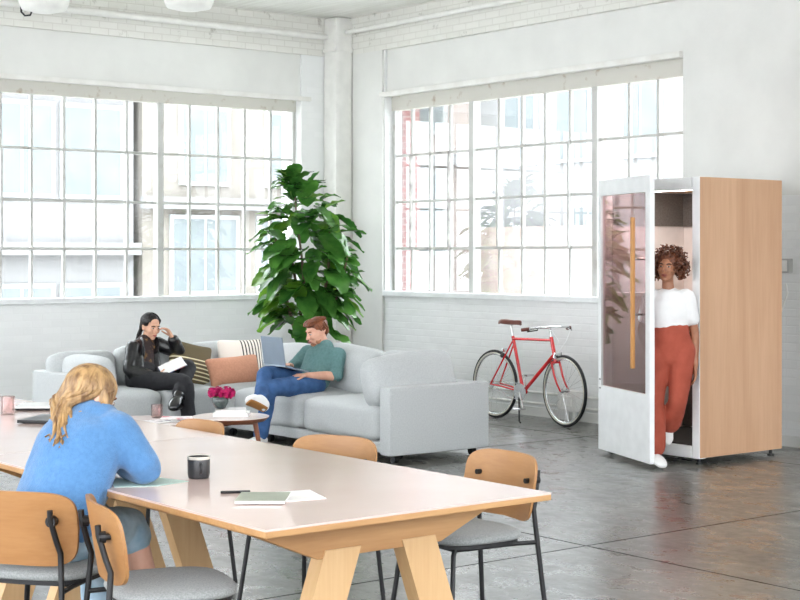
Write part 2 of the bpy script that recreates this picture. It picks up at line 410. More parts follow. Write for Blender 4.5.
def flat_window(name, axis, plane, cols, thick, z, head, sill_z, inner, sash, dark):
    """steel window: cols/z = bar positions; axis 'X' bars run along X at y=plane, 'Y' along Y at x=plane"""
    r = structure(name)
    def bx(mb, u0, u1, z0, z1, d, off=0):
        if axis == 'X': mb.box((u0, plane-d/2+off, z0), (u1, plane+d/2+off, z1))
        else: mb.box((plane-d/2+off, u0, z0), (plane+d/2+off, u1, z1))
    lo, hi = min(cols), max(cols); c = sorted(cols)
    b = MB(); bx(b, lo-.05, hi+.05, z[-1], head, .09); b.build('header_rail', m_rusty, r)
    b = MB(); bx(b, lo-.06, lo, sill_z, head, .07); bx(b, hi, hi+.06, sill_z, head, .07); bx(b, lo, hi, sill_z, z[0], .07); b.build('window_frame', m_muntin, r)
    for t in thick:
        b = MB(); bx(b, t-.035, t+.035, z[0], z[-1], .10); b.build('mullion', m_muntin, r)
    b = MB()
    for u in c[1:-1]:
        if u not in thick: bx(b, u-.014, u+.014, z[0], z[-1], .035)
    for q in z[1:-1]: bx(b, lo, hi, q-.014, q+.014, .034)
    b.build('muntin_bars', m_muntin, r)
    for (i0, i1, j0, j1, k) in sash:          # pivoting sashes: heavier bars round groups of panes
        b = MB(); u0, u1, z0, z1 = c[i0], c[i1], z[j0], z[j1]; w = .012
        bx(b, u0-w, u0+w, z0, z1, .05, inner*.02); bx(b, u1-w, u1+w, z0, z1, .05, inner*.02)
        bx(b, u0, u1, z0-w, z0+w, .049, inner*.02); bx(b, u0, u1, z1-w, z1+w, .049, inner*.02)
        b.build('pivot_sash', m_dark_sash if k else m_muntin, r)
    b = MB()
    if axis == 'X': b.box((lo, plane-.003, z[0]), (hi, plane+.003, z[-1]))
    else: b.box((plane-.003, lo, z[0]), (plane+.003, hi, z[-1]))
    b.build('glass', m_pane, r)
    return r
cb = [9.86, 9.575, 9.226, 8.88, 8.518, 8.14, 7.749, 7.387, 7.029, 6.669, 6.336, 5.98, 5.62, 5.26, 4.85, 4.50, 4.14, 3.78, 3.42, 3.06, 2.66]
w1 = flat_window('window_1', 'X', 14.6, cb, [8.14, 4.85], [1.16, 1.665, 2.161, 2.69, 3.24], 3.38, 1.13, -1,
                 [(cb[::-1].index(6.336), cb[::-1].index(8.14)-1, 1, 3, 0), ], 1)
b = MB(); b.box((WBX0, YW-.03, WBZ0-.03), (WBX1, YW+.12, WBZ0+.03), bevel=.01); b.build('window_sill', m_white, w1)
cr = [13.56, 13.278, 12.963, 12.623, 12.236, 11.833, 11.483, 11.145, 10.79, 10.421, 10.002, 9.638, 9.27]
cs = sorted(cr)
w2 = flat_window('window_2', 'Y', 10.6, cr, [12.236, 10.421], [1.19, 1.674, 2.192, 2.709, 3.22], 3.38, 1.17, -1,
                 [(cs.index(12.623), cs.index(13.278), 1, 3, 1), (cs.index(10.79), cs.index(11.833), 1, 3, 0)], 1)
b = MB(); b.box((XW-.04, WRY0, WRZ0-.03), (XW+.12, WRY1, WRZ0+.03), bevel=.01); b.build('window_sill', m_white, w2)
b = MB(); b.box((10.7, 13.60, .9), (10.95, 13.95, 4.2)); struct(b.build('exterior_brick_jamb', m_redbrick))

# baseboards
b = MB(); b.box((XW-.03, Y0, 0), (XW, YW, .09)); struct(b.build('baseboard_right', m_plaster))
b = MB(); b.box((X0, YW-.03, 0), (XW, YW, .09)); struct(b.build('baseboard_back', m_plaster))

# pipes and conduits
def pipe(label, pts, r, clips=()):
    b = MB(); b.tube(pts, r, 12)
    o = single(b, 'conduit_pipe', m_pipe, label, 'pipe', pts[0], smooth=True, angle=40)
    for c in clips:
        k = MB(); k.tube([V(c)-V((0, 0, .012)), V(c)+V((0, 0, .012))], r*1.5, 10); k.build('pipe_clip', m_rusty, o)
    return o
pipe('white pipe running along the top of the left wall brick band', [(X0+.3, YW-.10, 4.10), (XW-.28, YW-.10, 4.10)], .035)
pipe('white pipe running along the top of the right wall brick band', [(XW-.12, Y0+.4, 4.15), (XW-.12, 7.60, 4.15), (XW-.12, 8.0, 4.151), (XW-.12, YW-.28, 4.15)], .03)
pipe('upright white pipe on the right wall beside the phone booth', [(XW-.10, 7.82, .02), (XW-.10, 7.82, 4.10)], .045)
pipe('upper of two thin pipes low on the wall behind the bicycle', [(XW-.015, 8.9, .235), (XW-.015, 13.4, .235)], .013)
pipe('lower of two thin pipes low on the wall behind the bicycle', [(XW-.015, 8.9, .125), (XW-.015, 13.4, .125)], .013)
b = MB(); b.box((XW-.16, 10.42, .10), (XW-.03, 10.68, .30), bevel=.02); b.tube([(XW-.1, 10.5, 0), (XW-.1, 10.5, .12)], .02); b.tube([(XW-.1, 10.6, 0), (XW-.1, 10.6, .12)], .02); b.box((XW-.17, 10.48, .15), (XW-.15, 10.62, .25), bevel=.005)
single(b, 'junction_box', m_pipe, 'white junction box low on the wall behind the front bicycle wheel', 'junction box', (XW-.1, 10.55, 0))
t = thing('wall_outlet', 'small grey outlet box on the wall just right of the phone booth', 'outlet', (XW-.03, 8.07, 1.5))
b = MB(); b.box((XW-.06, 8.02, 1.45), (XW, 8.12, 1.57), bevel=.008); b.build('box', M('grey_box', srgb(176, 176, 172), .5), t)
b = MB(); b.box((XW-.066, 8.035, 1.465), (XW-.058, 8.105, 1.555), bevel=.003); b.build('cover_plate', m_trim, t)
b = MB(); b.tube([(XW-.03, 8.07, 1.36), (XW-.035, 8.05, 1.28), (XW-.03, 8.09, 1.20), (XW-.03, 8.12, 1.12)], .008, 6)
single(b, 'hanging_cord', m_pipe, 'short pale cord hanging on the wall below the outlet box', 'cord', (XW-.03, 8.07, 1.36))

# pendant lamps at the ceiling by the left wall
def pendant(x, y, label):
    t = thing('pendant_lamp', label, 'lamp', (x, y, 3.82), 0, 'drum lamps under the ceiling')
    b = MB(); b.lathe([(.02, 4.10), (.12, 4.09), (.21, 4.05), (.235, 3.98), (.225, 3.90), (.20, 3.85), (.10, 3.825), (.01, 3.82)], (x, y, 0), 28); b.build('lamp_shade', m_pipe, t, smooth=True)
    b = MB(); b.tube([(x, y, 4.08), (x, y, 4.33)], .015, 8); b.build('stem', m_pipe, t)
    b = MB(); b.lathe([(.06, 4.33), (.06, 4.305), (.02, 4.30)], (x, y, 0), 16); b.build('ceiling_rose', m_pipe, t); return t
def wpt(px, py, z):      # floor-plan point seen at pixel px, py at height z
    d = 1529.7*(1.6-z)/(py-255); l = (px-400)/1529.7*d
    return (d*.6172+l*.7868, d*.7868-l*.6172)
pendant(*wpt(189, 11, 3.82), 'white drum lamp right of the other, near the corner')
hp = wpt(44, 13, 3.82)
pl = pendant(*hp, 'white drum lamp left of the other, with a wire hook beside it')
b = MB(); hx, hy = hp[0]-.12, hp[1]+.09; b.tube([(hx-.05, hy+.04, 3.93), (hx-.045, hy+.035, 3.83), (hx-.02, hy+.015, 3.795), (hx+.02, hy-.015, 3.80), (hx+.03, hy-.02, 3.83)], .009, 6); b.tube([(hx-.05, hy+.04, 3.93), (hx+.02, hy, 3.95)], .008, 6); b.build('hook', m_black, pl)

# ------------------------------------------------------------------ buildings across the street
m_sand = M('pale_stone_facade', srgb(116, 112, 106), .9, col2=srgb(108, 104, 97), scale=1.5)
m_cream = M('cream_facade', srgb(116, 116, 116), .9)
m_rose = M('pale_brick_facade', srgb(132, 118, 112), .9, col2=srgb(140, 131, 126), scale=4, detail=6)
m_extglass = M('building_window_glass', srgb(100, 106, 107), .7, col2=srgb(92, 99, 101), scale=2)
m_extframe = M('building_window_frame', srgb(150, 152, 151), .6)
def building(label, axis, plane, depth, u0, u1, z0, z1, mat, wins, ledges=(), piers=()):
    sgn = 1
    c = ((u0+u1)/2, plane, z0) if axis == 'X' else (plane, (u0+u1)/2, z0)
    t = thing('office_building', label, 'building', c)
    def bx(mb, a0, a1, h0, h1, d0, d1):
        if axis == 'X': mb.box((a0, plane+d0, h0), (a1, plane+d1, h1))
        else: mb.box((plane+d0, a0, h0), (plane+d1, a1, h1))
    b = MB(); bx(b, u0, u1, z0, z1, 0, depth); b.build('facade', mat, t)
    for a, w, h, hh in wins:
        b = MB(); bx(b, a, a+w, h, h+hh, -.06, .05); f = b.build('window', m_extframe, t)
        b = MB(); bx(b, a+.08, a+w/2-.03, h+.08, h+hh-.08, -.075, 0); bx(b, a+w/2+.03, a+w-.08, h+.08, h+hh-.08, -.075, 0); b.build('panes', m_extglass, f)
    for h in ledges:
        b = MB(); bx(b, u0-.05, u1+.05, h, h+.22, -.22, 0); b.build('cornice', m_cream, t)
    for a in piers:
        b = MB(); bx(b, a, a+.5, z0, z1, -.18, 0); b.build('pier', m_cream, t)
    return t
building('white office block with tall piers seen through the left part of the left window', 'X', 25, 9, 2, 13.42, -4, 6.6, m_cream,
         [(x, 1.25, z, 1.7) for x in (2.6, 4.6, 6.6, 8.6, 10.6, 11.95) for z in (-.6, 2.6)], (1.6, 4.7), (4.0, 6.0, 8.0, 10.0))
building('sand-coloured stone building seen through the right part of the left window', 'X', 24.9, 9, 13.55, 19, -4, 6.2, m_sand,
         [(x, 1.1, z, 1.5) for x in (14.3, 16.2, 17.8) for z in (-1.0, 2.9)]+[(x, 1.5, .85, 1.5) for x in (14.1, 16.0, 17.9)], (2.45,), ())
building('pale brick building seen through the left part of the right window', 'Y', 20.9, 8, 24.2, 36, -4, 6.8, m_rose,
         [(y, 1.0, z, 1.8) for y in (25.0, 26.6, 28.2, 30, 32) for z in (-1.0, 1.6, 4.2)], (3.5,), ())
building('white painted building with tall windows seen through the right window', 'Y', 21, 8, 14.2, 24.1, -4, 7.2, m_cream,
         [(y, 1.0, z, 1.8) for y in (15.4, 17.0, 19.0, 20.8, 22.3) for z in (3.4,)]+[(20.3, 1.1, 1.0, 1.6)], (), ())
b = MB(); b.box((20.2, 14, -4), (20.6, 23.4, 2.15))
single(b, 'garden_wall', m_rose, 'low pale brick wall in front of the white building outside', 'wall', (20.4, 18, -4))
b = MB(); b.box((XW+.4, -30, -4.3), (60, 60, -4)); b.box((-30, YW+.4, -4.3), (XW+.4, 60, -4)); struct(b.build('ground', M('street', srgb(200, 200, 196), .9)))  # stops short of the open sides so the lower sky lights the ceiling
# ------------------------------------------------------------------ long tables
m_lam = M('blush_white_laminate', srgb(214, 191, 183), .16, col2=srgb(209, 185, 177), scale=2, spec=.6)
m_ply = wood_mat('birch_ply_edge', srgb(188, 146, 98), srgb(164, 120, 76), 'X', 7, .45)
m_plyleg = wood_mat('birch_ply_leg', srgb(206, 172, 128), srgb(190, 152, 106), 'Z', 5, .45)
def table(y0, y1, label, legs_y):
    x0, x1 = 2.62, 3.85; cx = (x0+x1)/2
    t = thing('dining_table', label, 'table', (cx, (y0+y1)/2, 0))
    b = MB(); b.box((x0, y0, .712), (x1, y1, .733), bevel=.003); top = b.build('tabletop', m_ply, t)
    b = MB(); b.box((x0+.0005, y0+.0005, .733), (x1-.0005, y1-.0005, .74)); b.build('laminate', m_lam, top)
    for yl in legs_y:
        b = MB()      # tapered crossbeam under the top
        ol = [(-.53, 0), (.53, 0), (.53, -.03), (.27, -.14), (-.27, -.14), (-.53, -.03)]
        b.prism(ol, .06, Matrix.Translation((cx, yl+.03, .712)) @ Matrix.Rotation(PI/2, 4, 'X'), bevel=.003)
        b.build('crossbeam', m_ply, t)
        for s in (-1, 1):
            b = MB()
            b.grid([[(cx+s*u-.075, yl-.035, z), (cx+s*u+.075, yl-.035, z), (cx+s*u+.075, yl+.035, z), (cx+s*u-.075, yl+.035, z)] for u, z in ((.37, 0), (.165, .60))])
            b.build('leg', m_plyleg, t)
    for s in (-1, 1):
        b = MB(); b.box((cx+s*.42-.02, y0+.25, .65), (cx+s*.42+.02, y1-.25, .712)); b.build('side_rail', m_ply, t)
    return t
table(4.02, 6.255, 'long blush-topped plywood table nearest the camera, with the dark mug on it', (4.26, 6.02))
table(6.262, 8.95, 'long blush-topped table butted behind the near table, with a laptop on it', (6.5, 8.7))

# ------------------------------------------------------------------ chairs
m_oak = wood_mat('oak_veneer', srgb(174, 129, 82), srgb(156, 110, 66), 'Y', 7, .42)
m_seat = M('grey_wool', srgb(150, 153, 152), .95, col2=srgb(128, 131, 131), scale=160, detail=2, bump=.3, bscale=300, sheen=.2)
def make_chair(label):
    t = thing('dining_chair', label, 'chair', (0, 0, 0), 0, 'plywood-backed dining chairs')
    b = MB(); n = 44; rings = []
    for z, k in ((.448, .90), (.452, .97), (.462, 1.0), (.474, .985), (.482, .93), (.487, .80), (.489, .5), (.489, .15)):
        rings.append([V((x*k-.01, y*k, z+.018*max(0, (x-.12)/.1)*0)) for x, y in super_outline(.43, .46, 3.3, n)])
    b.grid(rings); b.build('seat', m_seat, t, world=False, smooth=True, angle=60)
    b = MB(); b.prism(super_outline(.40, .43, 3.3, n), .014, Matrix.Translation((-.01, 0, .434))); b.build('seat_pan', m_black, t, world=False)
    # curved plywood backrest
    b = MB(); nu, nv = 17, 9; W, Hh = .47, .265
    def pt(u, v, o):
        # u, v in -1..1 of a superellipse-like rounded panel
        y = W/2*u; z = .643+Hh/2*v
        x = -.265+.055*u*u-.045*(v*.5)+o
        return V((x, y, z))
    ol = super_outline(2, 2, 4.6, 48)
    F = [b.bm.verts.new(pt(u*(1-.07*max(0, -v)), v-.10*u*u*(v < 0), .006)) for u, v in ol]
    Bk = [b.bm.verts.new(pt(u*(1-.07*max(0, -v)), v-.10*u*u*(v < 0), -.006)) for u, v in ol]
    def fill(ring, o):
        prev = ring
        for k in (.85, .65, .4, .2):
            cur = [b.bm.verts.new(pt(u*k*(1-.07*max(0, -v*k)), v*k-.10*u*u*k*k*(v < 0), o)) for u, v in ol]
            for i in range(48): b._f((prev[i], prev[(i+1) % 48], cur[(i+1) % 48], cur[i]))
            prev = cur
        b._f(prev)
    fill(F, .006); fill(Bk, -.006)
    for i in range(48): b._f((F[i], F[(i+1) % 48], Bk[(i+1) % 48], Bk[i]))
    bk = b.build('backrest', m_oak, t, world=False, smooth=True, angle=50)
    for s in (-1, 1):
        b = MB(); b.tube([(-.262, s*.165, .675), (-.218, s*.165, .675)], .011, 10); b.tube([(-.285, s*.165, .675), (-.262, s*.165, .675)], .02, 12); b.build('bolt', m_black, bk, world=False)
        b = MB(); b.tube([(-.287, s*.165, .715), (-.284, s*.165, .68), (-.262, s*.178, .60), (-.248, s*.185, .56), (-.252, s*.19, .50), (-.30, s*.225, 0)], .0105, 8); b.build('leg', m_black, t, world=False, smooth=True, angle=50)
        b = MB(); b.tube([(.14, s*.17, .43), (.155, s*.18, .41), (.20, s*.225, 0)], .0105, 8); b.build('leg', m_black, t, world=False, smooth=True, angle=50)
        b = MB(); b.tube([(-.256, s*.193, .425), (-.16, s*.185, .428), (.14, s*.17, .43)], .009, 8); b.build('side_rail', m_black, t, world=False)
    b = MB(); b.tube([(.14, -.17, .43), (.14, .17, .43)], .009, 8); b.tube([(-.14, -.185, .428), (-.14, .185, .428)], .009, 8); b.build('cross_rail', m_black, t, world=False)
    return t
R = math.radians
ch = make_chair('empty oak-backed chair across the near table, closest to its end, beside the open floor')
ch.matrix_basis = Matrix.Translation((4.06, 4.79, 0)) @ Matrix.Rotation(R(176), 4, 'Z')
dup(ch, (3.835, 5.57, 0), R(199), 'empty oak-backed chair across the near table, directly in front of the sofa arm')
dup(ch, (3.68, 6.60, 0), R(180), 'oak-backed chair across the table, just in front of the coffee tables')
dup(ch, (2.455, 5.215, 0), R(35), 'oak-backed chair under the seated blonde woman')
dup(ch, (2.635, 4.625, 0), R(-17), 'empty oak-backed chair on the near side, right of the blonde woman')

# ------------------------------------------------------------------ things on the long tables
m_char = M('charcoal_ceramic', srgb(52, 52, 54), .35, col2=srgb(44, 44, 46))
t = thing('mug', 'charcoal mug standing alone on the near table', 'mug', (3.03, 5.12, .74))
b = MB(); b.lathe([(.034, .74), (.040, .743), (.043, .76), (.0435, .822), (.0425, .824), (.040, .822), (.039, .76), (.0, .752)], (3.03, 5.12, 0), 28); b.build('cup', m_char, t, smooth=True, angle=50)
b = MB(); b.lathe([(.0438, .814), (.0442, .822), (.0425, .8255), (.040, .823)], (3.03, 5.12, 0), 28, cap=False); b.build('rim', M('pale_rim', srgb(196, 190, 180), .4), t, smooth=True)
d = V((-.35, -.94, 0)); b = MB(); c = V((3.03, 5.12, .783))
b.tube([c+d*.040+V((0, 0, .018)), c+d*.056+V((0, 0, .014)), c+d*.062, c+d*.056-V((0, 0, .014)), c+d*.040-V((0, 0, .018))], .006, 8); b.build('handle', m_char, t, smooth=True)
def slab(name, mat_, pts, z0, z1, label, cat, group=None, parts=()):
    b = MB(); c = sum((V((p[0], p[1], 0)) for p in pts), V())/len(pts)
    b.prism([(p[0], p[1]) for p in pts], z1-z0, Matrix.Translation((0, 0, z0)))
    return single(b, name, mat_, label, cat, (c.x, c.y, z0), group)
m_paper = M('white_paper', srgb(240, 238, 236), .7)
m_mint = M('mint_paper', srgb(186, 208, 198), .6)
m_sage = M('sage_cover', srgb(158, 164, 148), .55)
slab('paper_sheet', m_paper, [(2.885, 4.452), (3.125, 4.405), (3.19, 4.60), (2.95, 4.66)], .7405, .743, 'white sheet of paper sticking out under the sage notebook', 'paper')
t = thing('notebook', 'sage green notebook lying on the white sheet by the pen', 'notebook', (2.93, 4.50, .743))
q = [(2.80, 4.49), (2.935, 4.385), (3.055, 4.53), (2.92, 4.635)]
b = MB(); b.prism(q, .010, Matrix.Translation((0, 0, .7435))); b.build('page_block', m_paper, t)
b = MB(); b.prism([(2.797, 4.49), (2.935, 4.382), (3.058, 4.53), (2.92, 4.638)], .002, Matrix.Translation((0, 0, .7535))); b.build('cover', m_sage, t)
t = thing('pen', 'dark pen lying on the table at the notebook end', 'pen', (2.93, 4.71, .745))
b = MB(); b.tube([(2.893, 4.735, .745), (2.955, 4.70, .745)], .005, 8); b.build('barrel', m_black, t)
b = MB(); b.tube([(2.953, 4.701, .745), (2.985, 4.682, .745)], .0055, 8); b.build('cap', m_char, t)
slab('paper_sheet', m_mint, [(2.66, 5.10), (2.80, 5.03), (2.95, 5.06), (2.90, 5.26), (2.74, 5.30)], .7405, .7425, 'mint paper under the arm of the blonde woman', 'paper')
# laptop and folder at the far left
def laptop_flat(x, y, rz, label, mat_, z=.74):
    t = thing('laptop', label, 'laptop', (x, y, z), R(rz))
    b = MB(); b.box((-.15, -.105, .004), (.15, .105, .012), bevel=.003); b.build('base', m_black, t, world=False)
    b = MB(); b.box((-.15, -.105, .0125), (.15, .105, .019), bevel=.003); b.build('lid', mat_, t, world=False)
    b = MB()
    for sx in (-.12, .12):
        for sy in (-.08, .08): b.tube([(sx, sy, 0), (sx, sy, .004)], .008, 8)
    b.build('rubber_feet', m_rubber, t, world=False)
m_silver = M('silver_aluminium', srgb(210, 212, 212), .35, .2)
laptop_flat(3.70, 8.02, 52, 'closed white laptop on the table behind the blonde woman', m_white)
laptop_flat(3.46, 7.36, 40, 'closed black laptop on the table beside the head of the blonde woman', m_char)
m_tumbler = pane_mat('rosy_glass', srgb(246, 234, 232), .10)
def tumbler(x, y, z, label, r=.037, h=.098):
    b = MB(); b.lathe([(.001, 0), (r*.9, 0), (r, .006), (r, h), (r-.004, h), (r-.005, .012), (.001, .010)], (x, y, z), 24, cap=False)
    single(b, 'drinking_glass', m_tumbler, label, 'glass', (x, y, z), 'rosy tumblers', smooth=True, angle=50)
tumbler(3.43, 7.80, .74, 'rosy tumbler at the far left of the long table')

# ------------------------------------------------------------------ sofa
m_sofa = M('pale_grey_upholstery', srgb(192, 196, 196), .95, col2=srgb(182, 186, 187), scale=90, detail=3, bump=.25, bscale=220, sheen=.15)
t = thing('sectional_sofa', 'pale grey L-shaped sectional sofa in the corner by the windows', 'sofa', (7.63, 10.9, 0))
def cpart(name, c, size, rot=None, e=6, puff=.22, seed=0, wob=.008, mat_=None):
    b = MB(); cushion(b, c, size, rot, e, puff, 12, wob, seed); return b.build(name, mat_ or m_sofa, t, smooth=True)
SX0, SX1, SY0, SY1, SXL = 7.13, 8.13, 9.20, 12.60, 5.76
b = MB(); b.box((SX0+.02, SY0+.02, .075), (SX1-.02, SY1, .16), bevel=.015); b.box((SXL+.02, 11.60, .076), (SX0+.1, SY1-.02, .161), bevel=.015); b.build('base', m_sofa, t)
b = MB(); b.box((SX0-.01, SY0, .06), (SX1, SY0+.14, .588), bevel=.028); b.build('armrest', m_sofa, t, smooth=True, angle=40)
b = MB(); b.box((SXL, 11.57, .06), (SXL+.14, SY1, .588), bevel=.028); b.build('armrest', m_sofa, t, smooth=True, angle=40)
b = MB(); b.box((SX1-.16, SY0+.14, .06), (SX1, SY1, .585), bevel=.028); b.build('back_frame', m_sofa, t, smooth=True, angle=40)
b = MB(); b.box((SXL+.14, SY1-.16, .06), (SX1-.16, SY1-.001, .585), bevel=.028); b.build('back_frame', m_sofa, t, smooth=True, angle=40)
def seatc(x0, x1, y0, y1, seed): return cpart('seat_cushion', ((x0+x1)/2, (y0+y1)/2, .295), (x1-x0, y1-y0, .29), None, 9, .09, seed)
seatc(SX0-.02, 7.97, 9.345, 10.42, 1); seatc(SX0-.01, 7.97, 10.425, 11.50, 2); seatc(SX0-.01, 7.97, 11.505, 12.44, 3)
seatc(6.52, 7.115, 11.575, 12.44, 4); seatc(5.905, 6.515, 11.575, 12.44, 5)
# loose-look back cushions (attached)
cpart('back_cushion', (7.54, 9.50, .62), (.86, .25, .42), RX(-14) @ RY(-3), 4.5, .3, 11)
cpart('back_cushion', (7.87, 9.93, .60), (.24, .70, .40), RY(12), 4.5, .3, 12)
cpart('back_cushion', (7.84, 10.62, .61), (.24, .82, .42), RY(12) @ RX(3), 4.5, .3, 13)
cpart('back_cushion', (7.84, 11.42, .60), (.24, .78, .40), RY(12), 4.5, .3, 14)
cpart('back_cushion', (7.52, 12.34, .60), (.78, .23, .38), RX(-11), 4.5, .3, 15)
cpart('back_cushion', (6.78, 12.33, .60), (.70, .23, .38), RX(-11), 4.5, .3, 16)
cpart('back_cushion', (6.12, 12.35, .575), (.64, .22, .36), RX(-11), 4.5, .3, 17)
cpart('back_cushion', (6.00, 11.98, .56), (.22, .74, .36), RY(-10), 4.5, .3, 18)
for x, y in ((7.22, 9.27), (7.40, 9.45), (8.03, 9.30), (7.22, 11.0), (7.22, 11.6), (8.03, 11.0), (8.0, 12.45), (5.86, 11.66), (5.86, 12.45), (6.7, 11.68)):
    b = MB(); b.tube([(x, y, .055), (x, y, .08)], .018, 10); b.box((x-.03, y-.03, .075), (x+.03, y+.03, .082))
    for s in (-1, 1):
        b.tube([(x+s*.012-.009, y, .03), (x+s*.012+.009, y, .03)], .03, 14)
    b.build('caster', m_black, t)

# throw pillows
def pillow(c, size, rot, mat_, label, seed, corners=.06):
    k = min(range(3), key=lambda i: size[i])
    b = MB(); cushion(b, (0, 0, 0), size, None, 12, 0, 14, .006, seed, corners)
    o = b.build('throw_pillow', mat_, None, smooth=True)
    o.matrix_basis = Matrix.Translation(V(c)) @ rot.to_4x4()
    return tag(o, label, 'pillow')
m_olive = stripe_mat('olive_stripe_weave', srgb(98, 86, 58), srgb(236, 226, 190), 'Z', .036, .012, -.16, .05, 'Z')
m_tan = M('blush_tan_linen', srgb(206, 150, 122), .85, col2=srgb(196, 140, 112), scale=60, bump=.2, bscale=200)
m_bw = stripe_mat('black_white_stripe', srgb(240, 232, 222), srgb(46, 42, 42), 'X', .034, .013, -.02, .4, 'X')
pillow((7.06, 12.09, .605), (.44, .15, .41), RZ(3) @ RX(-16) @ RY(14), m_olive, 'olive pillow with pale stripes beside the woman in the leather jacket', 21)
pillow((7.37, 11.83, .55), (.54, .15, .275), RZ(-2) @ RX(-22) @ RY(-3), m_tan, 'plain tan lumbar pillow on the sofa corner seat', 22)
pillow((7.62, 12.11, .61), (.46, .15, .42), RZ(-6) @ RX(-14), m_bw, 'white pillow with thin black stripes behind the tan pillow', 23)

# ------------------------------------------------------------------ coffee tables
m_wal = wood_mat('walnut', srgb(150, 92, 62), srgb(122, 70, 46), 'X', 6, .4)
m_ctop = M('pale_pink_top', srgb(228, 214, 208), .22, col2=srgb(222, 206, 200))
def coffee(x, y, r, h, label, a0):
    t = thing('coffee_table', label, 'table', (x, y, 0))
    b = MB(); b.lathe([(r-.03, h-.034), (r-.004, h-.012), (r, h-.006)], (x, y, 0), 44); b.build('tabletop_edge', m_wal, t)
    b = MB(); b.lathe([(r, h-.006), (r, h-.001), (r-.004, h)], (x, y, 0), 44); b.build('tabletop', m_ctop, t)
    for k in range(3):
        a = a0+2*PI*k/3; c, s = math.cos(a), math.sin(a)
        b = MB(); b.tube([(x+c*r*.62, y+s*r*.62, h-.03), (x+c*r*.86, y+s*r*.86, 0)], [.020, .012], 12); b.build('leg', m_wal, t, smooth=True, angle=50)
    b = MB()
    for k in range(3):
        a = a0+2*PI*k/3; c, s = math.cos(a), math.sin(a)
        b.box((x-.02, y-.0, h-.065), (x+.02, y+r*.66, h-.03), RZ(math.degrees(a)-90), piv=(x, y, h))
    b.build('underframe', m_wal, t)
coffee(6.045, 9.75, .285, .40, 'small round walnut coffee table holding the pink flowers', -.55)
coffee(5.62, 10.36, .40, .34, 'lower round walnut coffee table behind the flower table, holding magazines', 1.2)
tumbler(5.84, 10.50, .34, 'rosy ribbed tumbler on the lower coffee table', .045, .10)
def book(x, y, z, w, d, h, rz, mat_, label, name='book', cat='book', group=None):
    t = thing(name, label, cat, (x, y, z), R(rz), group)
    b = MB(); b.box((-w/2+.004, -d/2+.004, .002), (w/2-.004, d/2-.004, h-.002)); b.build('page_block', m_paper, t, world=False)
    b = MB(); b.box((-w/2, -d/2, h-.002), (w/2, d/2, h)); b.box((-w/2, -d/2, 0), (w/2, d/2, .002)); b.box((-w/2, -d/2, 0), (-w/2+.003, d/2, h)); b.build('cover', mat_, t, world=False)
    return t
m_cov1 = M('white_cover', srgb(236, 236, 232), .4); m_cov2 = M('light_grey_cover', srgb(214, 214, 212), .45)
bx_, by_ = 6.06, 9.76
book(bx_, by_, .401, .26, .20, .028, -37, m_cov1, 'white book at the bottom of the pile under the flower vase')
book(bx_-.01, by_, .430, .23, .18, .024, -30, m_cov2, 'light grey book on top of the pile, directly under the flower vase')
m_mag = M('magazine_cover', srgb(214, 210, 208), .35, col2=srgb(96, 92, 96), scale=14, lo=.5, hi=.6)
m_mag2 = M('magazine_red', srgb(232, 226, 224), .35, col2=srgb(206, 70, 84), scale=9, lo=.52, hi=.62)
book(5.66, 10.20, .341, .30, .22, .006, 8, m_mag, 'grey magazine lying on the lower coffee table in front of the tumbler', 'magazine', 'magazine')
book(5.90, 10.28, .348, .26, .20, .006, -35, m_mag2, 'white and red magazine lying on the lower coffee table beside the flower table', 'magazine', 'magazine')
# vase with flowers
vx, vy, vz = 5.985, 9.80, .455
t = thing('flower_vase', 'small dark glass vase of magenta flowers on the white books', 'vase', (vx, vy, vz))
m_smoke = M('smoked_glass', srgb(40, 48, 48), .08, col2=srgb(84, 98, 96), scale=20, coat=.5)
b = MB(); b.lathe([(.03, 0), (.045, .012), (.060, .045), (.062, .065), (.055, .085), (.052, .088), (.048, .085), (.05, .06), (.02, .02)], (vx, vy, vz), 24); b.build('vase', m_smoke, t, smooth=True)
m_mag_f = M('magenta_petals', srgb(214, 20, 112), .6, col2=srgb(168, 8, 84), scale=40, trans=.15)
m_stem = M('flower_stem', srgb(86, 112, 46), .6)
rnd = random.Random(4)
for dx, dy, dz, r in ((-.048, .035, .132, .042), (.045, -.035, .125, .056), (.0, .03, .14, .036), (.01, -.01, .118, .04)):
    c = V((vx+dx, vy+dy, vz+dz-.014)); b = MB()
    for k in range(46):                       # ruffled petals round the bloom centre
        th = math.acos(1-1.7*rnd.random()); ph = rnd.random()*2*PI
        n_ = V((math.sin(th)*math.cos(ph), math.sin(th)*math.sin(ph), math.cos(th)))
        u, w = frame_of(n_); a = rnd.random()*PI
        u, w = u*math.cos(a)+w*math.sin(a), w*math.cos(a)-u*math.sin(a)
        p = c+n_*r*(.45+.5*rnd.random()); s = r*.42
        q = [p-u*s, p-u*s*.3+w*s*.8+n_*s*.4, p+u*s+n_*s*.25, p+u*s*.2-w*s*.8+n_*s*.35]
        vv = [b.bm.verts.new(x) for x in q]; cc = b.bm.verts.new(p-n_*s*.25)
        for i in range(4): b._f((vv[i], vv[(i+1) % 4], cc))
    b.ell(c, r*.62, seg=10, rings=6)
    b.build('bloom', m_mag_f, t, smooth=True)
    b = MB(); b.tube([c-V((0, 0, r*.3)), V((vx+dx*.3, vy+dy*.3, vz+.03))], .004, 6); b.build('stem', m_stem, t)
b = MB()
for k in range(7):
    a = k*.95; c = V((vx+.05*math.cos(a), vy+.05*math.sin(a), vz+.088))
    b.ell(c, (.02, .009, .004), RZ(math.degrees(a)) @ RY(-25), 8, 6)
b.build('leaves', m_stem, t)

